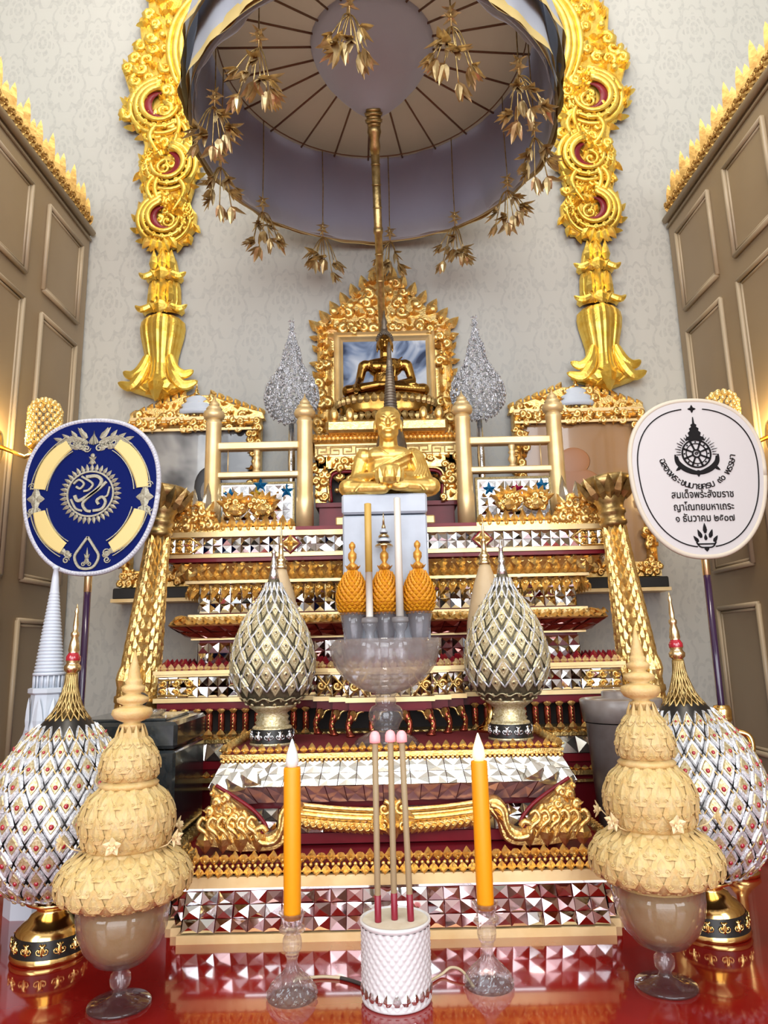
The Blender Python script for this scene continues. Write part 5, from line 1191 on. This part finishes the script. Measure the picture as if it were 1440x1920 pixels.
for s in (-1, 1):
    for a0, a1 in ((.1, 1.1), (-.25, -1.13)):
        A0, A1 = RAD(90) - s * (RAD(90) - a0), RAD(90) - s * (RAD(90) - a1)
        for q in (-.024, .024): rib(b, arcp(.150 + q, .172 + q, A0, A1), .003, .0036)
    # side diamond
    x = s * .157; 
    for k in range(4): flt(b, x, -.008, .026, .036 if k % 2 == 0 else .026, k * pi / 2)
    for z_, an in ((.03, 0), (-.046, pi)):
        for j in (-.5, 0, .5): flt(b, x + j * .012, z_ - .012 * (1 if an == 0 else -1), .014, .034, an + j * .8)
    curl(b, x + .012, .028, .011, .004, 1, 0); curl(b, x - .012, -.044, .011, .004, 1, pi); curl(b, x + .012, -.044, .011, .004, -1, 0); curl(b, x - .012, .028, .011, .004, -1, pi)
    for k in range(4): flt(b, s * (.02 + .022 * k), .135 + .008 * k - .0022 * k * k, .016, .03, -s * (.9 + .3 * k)); flt(b, s * (.03 + .02 * k), .176 - .004 * k, .014, .03, -s * (.35 + .3 * k))
    for k in range(3): curl(b, s * (.026 + .024 * k), .158 - .002 * k, .009, .0035, s if k % 2 else -s, k)
    # top wings
    for k, (x0, z0, l, an) in enumerate(((.016, .155, .06, 1.15), (.03, .165, .058, 1.4), (.05, .168, .056, 1.62), (.072, .163, .045, 1.85), (.02, .17, .045, .7), (.035, .15, .045, 1.75))): flt(b, s * x0, z0, .018, l, s * -an * -1 * -1 if False else -s * an)
    curl(b, s * .018, .14, .012, .005, s, 0); curl(b, s * .035, .15, .014, .005, -s, pi); curl(b, s * .06, .158, .012, .004, s, 1); curl(b, s * .085, .15, .01, .004, s, 2)
    # bottom spray
    for k in range(5): flt(b, s * (.045 + k * .017), -.178 + k * .01, .018, .034 - k * .002, s * (-1.0 + .12 * k)); 
    curl(b, s * .055, -.168, .012, .004, s, 0); curl(b, s * .08, -.155, .012, .004, -s, 1); curl(b, s * .095, -.148, .009, .004, s, 2); curl(b, s * .058, -.188, .01, .004, -s, 0)
    for k in range(3): flt(b, s * .006 * k, .15 + .002 * k, .008, .045 - .01 * k, s * .15 * k)
rib(b, spl([(0, -.122), (.02, -.152), (.034, -.178), (.022, -.206), (0, -.213), (-.022, -.206), (-.034, -.178), (-.02, -.152), (0, -.122)], 5), .008, .003)
for k in (-.5, 0, .5): flt(b, k * .012, -.196, .009, .045 - abs(k) * .03, k)
curl(b, -.008, -.2, .007, .003, 1, 0); curl(b, .008, -.2, .007, .003, -1, pi)
for z_, r in ((.118, .007), (.106, .005), (.098, .008)): dot(b, 0, z_, r)
for k in range(4): flt(b, 0, .104, .008, .016, k * pi / 2 + pi / 4)
for k in range(36): a = 2 * pi * k / 36; flt(b, .068 * cos(a), .068 * sin(a) + .004, .0118, .022, a - pi / 2)
rib(b, arcp(.066, .066, 0, 2 * pi, 48, 0, .004), .006, .003)
# monogram strokes inside the ring
for pts, w_ in (([(-.05, .03), (-.035, .042), (-.02, .03), (-.03, .016), (-.042, .022)], .007), ([(-.015, .05), (.015, .052), (.03, .038), (.02, .015), (-.01, -.008), (-.035, -.02), (-.045, -.004)], .011), ([(.045, .035), (.025, .015), (.0, -.005), (-.02, -.028), (-.01, -.048), (.005, -.052)], .009), ([(.01, -.05), (.035, -.045), (.045, -.025), (.035, -.01), (.02, -.02), (.026, -.032)], .009), ([(-.055, -.015), (-.04, -.042), (-.02, -.05)], .007), ([(.055, .02), (.05, -.005), (.042, -.01)], .006), ([(-.028, .052), (.005, .03), (-.005, .012), (-.02, .008)], .007)):
    rib(b, spl([(x_, z_ + .004) for x_, z_ in pts], 5), w_, .003)
ob('silver_embroidery_pattern', b, SILTH, t, label='silver thread emblem and scrollwork')

t2 = fan(.905, 1.068, .192, .232, FANW, TRIMB, 'ivory fan with black printed writing and wheel emblem, on dark pole', 'beige rim', False)
b = MB()
for a0, a1 in ((RAD(97), RAD(263)), (RAD(83), RAD(-83))):
    rib(b, [tuple(q * 1 for q in fan_pt(a0 + (a1 - a0) * i / 60, .172, .205)) for i in range(61)], .0035, .0008)
def diamond(z_, r):
    for k in range(4): flt(b, 0, z_, r * .7, r, k * pi / 2)
diamond(.205, .0125)
E0 = .069
rib(b, arcp(.041, .041, 0, 2 * pi, 48, 0, E0), .005); rib(b, arcp(.03, .03, 0, 2 * pi, 40, 0, E0), .003); rib(b, arcp(.011, .011, 0, 2 * pi, 24, 0, E0), .005); curl(b, 0, E0, .006, .002, 1, 0)
for k in range(8): a = pi / 8 + 2 * pi * k / 8; rib(b, [(.012 * cos(a), E0 + .012 * sin(a)), (.04 * cos(a), E0 + .04 * sin(a))], [.0045, .0065])
for k in range(8): a = 2 * pi * k / 8; dot(b, .035 * cos(a), E0 + .035 * sin(a), .0025)
for s in (-1, 1):
    for k in range(9): a = RAD(-3 + k * 8.5); l = .016 if k % 2 == 0 else .011; a = a if s > 0 else pi - a; rib(b, [((.046) * cos(a), E0 + .046 * sin(a)), ((.047 + l) * cos(a), E0 + (.047 + l) * sin(a))], [.0026, .001])
    rib(b, spl([(s * .06, E0 - .008), (s * .056, E0 - .026), (s * .04, E0 - .043), (s * .018, E0 - .054), (0, E0 - .058)], 5), [.010 + .006 * sin(pi * i / 20) for i in range(21)]); flt(b, s * .058, E0 - .02, .01, .02, s * -.3); flt(b, s * .05, E0 - .04, .01, .018, s * -2.2)
flt(b, 0, E0 - .05, .014, .02, pi)
vs = [(-.028, .043), (.028, .043), (.025, .052), (.016, .056), (.019, .066), (.012, .072), (.014, .079), (.007, .084), (.009, .09), (.003, .094), (.0012, .114), (-.0012, .114), (-.003, .094), (-.009, .09), (-.007, .084), (-.014, .079), (-.012, .072), (-.019, .066), (-.016, .056), (-.025, .052)]
poly_ext(b, [(x_, z_ + E0 - .003) for x_, z_ in vs], SF, .001, 0, .0002)
for (x_, z_, w_, h, an) in ((0, -.165, .012, .03, 0), (-.012, -.178, .012, .026, .35), (.012, -.178, .012, .026, -.35), (-.022, -.19, .011, .022, .6), (.022, -.19, .011, .022, -.6), (0, -.185, .01, .018, 0)): flt(b, x_, z_, w_, h, an)
rib(b, [(-.026, -.196), (.026, -.196)], .004); rib(b, spl([(-.028, -.19), (-.018, -.204), (0, -.206), (.018, -.204), (.028, -.19)], 4), .004); flt(b, 0, -.206, .014, .012, pi); 
ob('printed_emblem_pattern', b, INK, t2, label='black wheel emblem and border line')
b = MB()
def text_mesh(s, size):
    c = bpy.data.curves.new('writing', 'FONT'); c.body = s; c.size = size; c.align_x = 'CENTER'; c.resolution_u = 3; c.offset = size * .012
    o = bpy.data.objects.new('writing', c); COL.objects.link(o); dg = bpy.context.evaluated_depsgraph_get(); me = bpy.data.meshes.new_from_object(o.evaluated_get(dg))
    vs = [v.co.copy() for v in me.vertices]; fs = [list(p.vertices) for p in me.polygons]; bpy.data.objects.remove(o); bpy.data.curves.remove(c); bpy.data.meshes.remove(me); return vs, fs
def put(s, size, M, wid=None):
    vs, fs = text_mesh(s, size)
    if not vs: return 0
    x0, x1 = min(v.x for v in vs), max(v.x for v in vs); k = 1 if wid is None else wid / max(1e-6, x1 - x0)
    b.add([((v.x - (x0 + x1) / 2) * k, .0012, v.y) for v in vs], fs, 0, False, SF @ M); return x1 - x0
put('สมเด็จพระสังฆราช', .03, shift(.004, 0, -.062), .178); put('ญาโณทยมหาเถระ', .03, shift(.004, 0, -.098), .172); put('๑ ธันวาคม ๒๕๐๗', .03, shift(.004, 0, -.131), .168)
arc = ['ฉ', 'ล', 'อ', 'ง', 'พ', 'ร', 'ะ', 'ช', 'น', 'ม', 'า', 'ยุ', 'ค', 'ร', 'บ', ' ', '๙', '๐', ' ', 'พ', 'ร', 'ร', 'ษ', 'า']
for i, ch in enumerate(arc):
    if ch == ' ': continue
    a = RAD(-165 + 156 * i / (len(arc) - 1)); r = .112; put(ch, .0275, shift(r * cos(a), 0, E0 + .006 + r * sin(a)) @ rotl(-0 + (a + pi / 2) * -1 * -1))
ob('lettering', b, INK, t2, label='black Thai writing')
def fan_stand(x, label):
    t = thing('fan_stand', label, 'stand', (x, 2.012, 0), 'gold stands of the ceremonial fans')
    b = MB(); lathe(b, [(.048, 0), (.05, .012), (.03, .03), (.014, .05), (.012, .2), (.03, .27), (.04, .29), (.044, .33), (.036, .35), (.03, .36), (.034, .365), (.034, .372), (.016, .376), (.016, .382), (.024, .39), (.024, .4)], 28); ob('stem', b, POLISHG, t)
    b = MB(); lathe(b, [(.024, .4), (.025, .415), (.02, .428), (.0125, .43), (.0125, .41)], 24, cap=False); ob('holder_cup', b, POLISHG, t)
    b = MB(); tube(b, spl([(.03, -.01, .36), (.055, -.02, .35), (.06, -.025, .32), (.05, -.02, .28)], 5), .008, 8); ob('curved_arm', b, POLISHG, t)
    return t
fan_stand(-.85, 'polished gold stand of the royal blue fan, hidden behind the jewelled egg'); fan_stand(.905, 'polished gold stand of the ivory fan, behind the jewelled egg')

# ================================================================== cream wax offerings in glass goblets
def wax_offering(x, y, label, lg, sz):
    g = thing('glass_goblet', lg, 'goblet', (x, y, 0), 'large glass goblets of cream wax')
    b = MB(); lathe(b, [(.001, 0), (.052, 0), (.054, .003), (.052, .006), (.03, .01), (.013, .017), (.01, .025), (.0165, .032), (.018, .041), (.0165, .05), (.011, .055), (.014, .0595), (.001, .0598)], 40, cap=False); ob('stem_foot', b, GLASS, g)
    b = MB(); shell(b, [(.001, .06), (.02, .0605), (.045, .072), (.064, .094), (.075, .12), (.079, .145), (.078, .168)], .0025, 64, flute=40, fd=.015); ob('cup', b, GLASS, g)
    t = thing('wax_offering', label, 'wax offering', (x, y, .069), 'cream wax tiered offerings'); t.scale = (1, 1, sz)
    B = .069
    def tier(nm, prof, rows, N):
        pr = [(p.x, p.y - B) for p in spl(prof, 4)]; f, L = surf(pr); b = MB(); lathe(b, [(r * .98, z) for r, z in pr], 48)
        R = random.Random(N)
        for k, (s, h, w_) in enumerate(rows):
            for j in range(N):
                M, r = ptf(f, s, 2 * pi * (j + .5 * (k % 2)) / N); w2 = 2 * pi * r / N * w_
                leaf(b, M @ shift(0, .0, -h * .35), w2, h, .0026, curl=-.1 * h); leaf(b, M @ shift(0, .0012, -h * .2), w2 * .45, h * .6, .0022, curl=-.06 * h)
                for q in (-1, 1): scroll(b, M @ shift(q * w2 * .22, .0008, -h * .15), w2 * .13, .0011, 1.1, q, 0, 7, 4)
        for j in range(N):
            M, r = ptf(f, .95, 2 * pi * (j + .5) / N); w2 = 2 * pi * r / N * .8; leaf(b, M @ Matrix.Rotation(-.25, 4, 'X') @ shift(0, 0, -.012), w2, .032, .003, back=True)
        ob(nm, b, WAX, t); return f
    tier('lower_tier_petals', [(.015, .07), (.04, .078), (.058, .1), (.068, .13), (.074, .16), (.077, .171), (.1, .178), (.114, .192), (.116, .208), (.108, .228), (.088, .245), (.07, .252)], [(.52, .03, .95), (.6, .036, .98), (.69, .038, 1), (.78, .038, 1), (.87, .036, 1)], 19)
    b = MB(); lathe(b, [(.07, .178 + .07 - B), (.072, .184 + .07 - B), (.066, .19 + .07 - B)], 40); tier('middle_tier_petals', [(.066, .255), (.074, .263), (.081, .285), (.083, .305), (.077, .33), (.06, .352), (.045, .362)], [(.16, .03, 1), (.35, .045, 1), (.56, .048, 1), (.78, .042, 1)], 15); lathe(b, [(.05, .36 - B), (.053, .366 - B), (.046, .372 - B)], 40); ob('tier_ring', b, WAX, t)
    tier('upper_tier_petals', [(.044, .37), (.05, .38), (.053, .395), (.05, .412), (.04, .432), (.029, .447), (.024, .456)], [(.16, .025, 1), (.36, .036, 1), (.58, .038, 1), (.8, .034, 1)], 11)
    b = MB(); lathe(b, [(.012, .452 - B), (.013, .458 - B), (.02, .465 - B), (.021, .469 - B), (.016, .471 - B), (.014, .473 - B), (.03, .48 - B), (.036, .489 - B), (.034, .497 - B), (.02, .502 - B), (.016, .504 - B), (.027, .51 - B), (.028, .517 - B), (.015, .523 - B), (.013, .525 - B), (.02, .53 - B), (.021, .537 - B), (.014, .542 - B), (.016, .546 - B), (.014, .55 - B), (.011, .553 - B), (.011, .562 - B), (.006, .582 - B), (.001, .605 - B)], 24, flute=12, fd=.05); ob('finial', b, WAX, t)
    for k in range(6):
        a = -pi / 2 + .1 + 2 * pi * k / 6; R_ = .092 if k not in (1, 5) else .108; c = V((R_ * cos(a), R_ * sin(a), .268 - B + .012)); b = MB()
        for j in range(5):
            M = frame(c, (-sin(a), cos(a), 0), (cos(a), sin(a), 0)) @ rotl(2 * pi * j / 5); leaf(b, M @ Matrix.Rotation(-.45, 4, 'X'), .014, .018, .003, back=True); leaf(b, M @ shift(0, .003, 0) @ rotl(.6) @ Matrix.Rotation(-.8, 4, 'X'), .009, .011, .003, back=True)
        ell(b, c, (.004, .004, .004), 6, 4); n = V((cos(a), sin(a), 0)); tube(b, [c - n * .002, c - n * .014 + V((0, 0, -.012)), (.068 * cos(a), .068 * sin(a), .258 - B)], .0011, 5)
        ob('wax_flower', b, WAXF, t)
    return t
wax_offering(-.484, 1.372, 'cream carved wax offering in tiers with small flowers, before the black granite box', 'stemmed clear glass goblet carrying the cream wax offering near the black box', 1.0)
wax_offering(.475, 1.396, 'cream carved wax offering in tiers with small flowers, before the stone urn', 'stemmed clear glass goblet carrying the cream wax offering near the stone urn', 1.045)

# ================================================================== candles and incense in front
def candle_set(x, y, lab_h, lab_c, fl):
    t = thing('glass_candlestick', lab_h, 'candlestick', (x, y, 0), 'cut glass candlesticks')
    b = MB(); pr = [(p.x, p.y) for p in spl([(.0435, .004), (.0425, .012), (.033, .026), (.02, .038), (.012, .048), (.009, .06), (.012, .068)], 5)]; n = 96; vs = [(0, 0, 0)]
    for k, (r, z) in enumerate([(.042, 0)] + pr + [(.001, .0695)]):
        for i in range(n):
            a = 2 * pi * i / n; q = 1 + .075 * (abs(sin(8 * a + k * .36)) * abs(sin(8 * a - k * .36)) - .3) * (1 if 0 < k < len(pr) else 0); vs.append((r * q * cos(a), r * q * sin(a), z))
    m = len(pr) + 2; b.add(vs, [(0, 1 + (i + 1) % n, 1 + i) for i in range(n)] + [(1 + k * n + i, 1 + k * n + (i + 1) % n, 1 + (k + 1) * n + (i + 1) % n, 1 + (k + 1) * n + i) for k in range(m - 1) for i in range(n)], 0, False)
    ob('base', b, CUTG, t)
    b = MB(); lathe(b, [(.001, .0698), (.01, .0699), (.0155, .078), (.0165, .087), (.0155, .096), (.01, .1035), (.0215, .107), (.0225, .112), (.016, .1175), (.019, .13), (.0235, .1375), (.0215, .138), (.0165, .131), (.001, .125)], 30, cap=False, flute=15, fd=.06, sm=False); ob('stem_cup', b, CUTG, t)
    c = thing('led_candle', lab_c, 'candle', (x, y, .1265), 'orange electric candles'); c.rotation_euler = (0, -.004 if x < 0 else .0, 0)
    b = MB(); lathe(b, [(.0145, 0), (.0158, .012), (.0158, .255), (.0148, .258), (.009, .2585)], 28); ob('wax_body', b, CANDLE, c)
    b = MB(); lathe(b, [(.008, .257), (.0115, .262), (.0125, .27), (.0105, .282), (.006, .295), (.003, .304), (.0008, .309)], 18); ob('flame_tip', b, fl, c, label='unlit milky flame tip' if fl is FLAME else 'glowing warm flame tip')
candle_set(-.186, 1.387, 'cut glass candlestick under the candle with unlit white tip', 'orange electric candle with unlit white flame tip', FLAME)
candle_set(.164, 1.415, 'cut glass candlestick under the candle with lit tip', 'orange electric candle with glowing flame tip', FLAMEL)
t = thing('incense_pot', 'white ceramic incense pot with quilted diamond relief at the front centre', 'incense pot', (-.002, 1.372, 0))
b = MB(); n = 160; vs = []; zs = [.006 + i * .0012 * 1.68 for i in range(58)]
for z in zs:
    for i in range(n):
        a = 2 * pi * i / n; q = abs(sin(14 * a + z * 205)) * abs(sin(14 * a - z * 205)); vs.append(((.0592 + .0026 * q) * cos(a), (.0592 + .0026 * q) * sin(a), z))
b.add(vs, [(k * n + i, k * n + (i + 1) % n, (k + 1) * n + (i + 1) % n, (k + 1) * n + i) for k in range(len(zs) - 1) for i in range(n)], 0, True)
lathe(b, [(.056, .0), (.06, .002), (.06, .007)], 48); zt = zs[-1]; lathe(b, [(.0595, zt), (.0625, zt + .004), (.0625, zt + .0085), (.059, zt + .0095), (.058, zt + .006), (.001, zt + .006)], 48, cap=False); ob('body', b, CERAM, t)
b = MB(); lathe(b, [(.001, zt + .0062), (.0578, zt + .0064)], 40, cap=False); ob('filling', b, SAND, t, label='cream filling')
b = MB()
for k in range(24): a = 2 * pi * k / 24; ell(b, (.0605 * cos(a), .0605 * sin(a), .022), (.0022, .0078, .009), 4, 3, 0, Matrix.Identity(4), Matrix.Rotation(0, 3, 'Z')) if False else leaf(b, frame((.0605 * cos(a), .0605 * sin(a), .013), (-sin(a), cos(a), 0), (cos(a), sin(a), 0)), .0155, .019, .0025)
ob('grey_facet_pattern', b, SILV, t, label='grey faceted ring at the foot')
for (x, y, tx, lab) in ((-.032, 1.36, .001, 'electric incense stick with pink tip on the blue fan side of the pot'), (-.003, 1.37, -.001, 'electric incense stick with pink tip in the middle of the pot'), (.0255, 1.362, -.026, 'electric incense stick with pink tip leaning inwards, on the ivory fan side of the pot')):
    s = thing('incense_stick', lab, 'incense', (x, y, zt + .0064), 'electric incense sticks'); s.rotation_euler = (0, tx, 0)
    b = MB(); lathe(b, [(.0052, .04), (.0055, .041), (.0055, .302), (.004, .303)], 14); ob('stick', b, STICK, s)
    b = MB(); lathe(b, [(.0058, 0), (.006, .002), (.006, .043), (.005, .044)], 14); ob('sleeve', b, MAROON, s)
    b = MB(); lathe(b, [(.0095, .301), (.0098, .306), (.0095, .313), (.007, .319), (.003, .3215)], 18); ob('lamp_tip', b, PINKT, s, label='pink lamp tip')
t = tag(ob('power_cord', (lambda m: (tube(m, spl([(-.062, 1.42, .004), (-.085, 1.44, .003), (-.105, 1.452, .003)], 5), .0032, 6, 1), tube(m, spl([(-.105, 1.452, .003), (-.14, 1.458, .003), (-.18, 1.45, .003), (-.19, 1.44, .003)], 5), .0028, 6, 0), m)[-1])(MB()), [CORD, CORDB]), 'thin cord on the red floor between the incense pot and the unlit candle', 'cord')
t = tag(ob('power_cord', (lambda m: (tube(m, spl([(.06, 1.43, .004), (.082, 1.455, .004), (.1, 1.462, .012), (.118, 1.45, .012), (.13, 1.43, .004), (.135, 1.405, .003)], 6), .0026, 6), m)[-1])(MB()), [CORD]), 'thin cream cord on the red floor between the incense pot and the lit candle', 'cord')
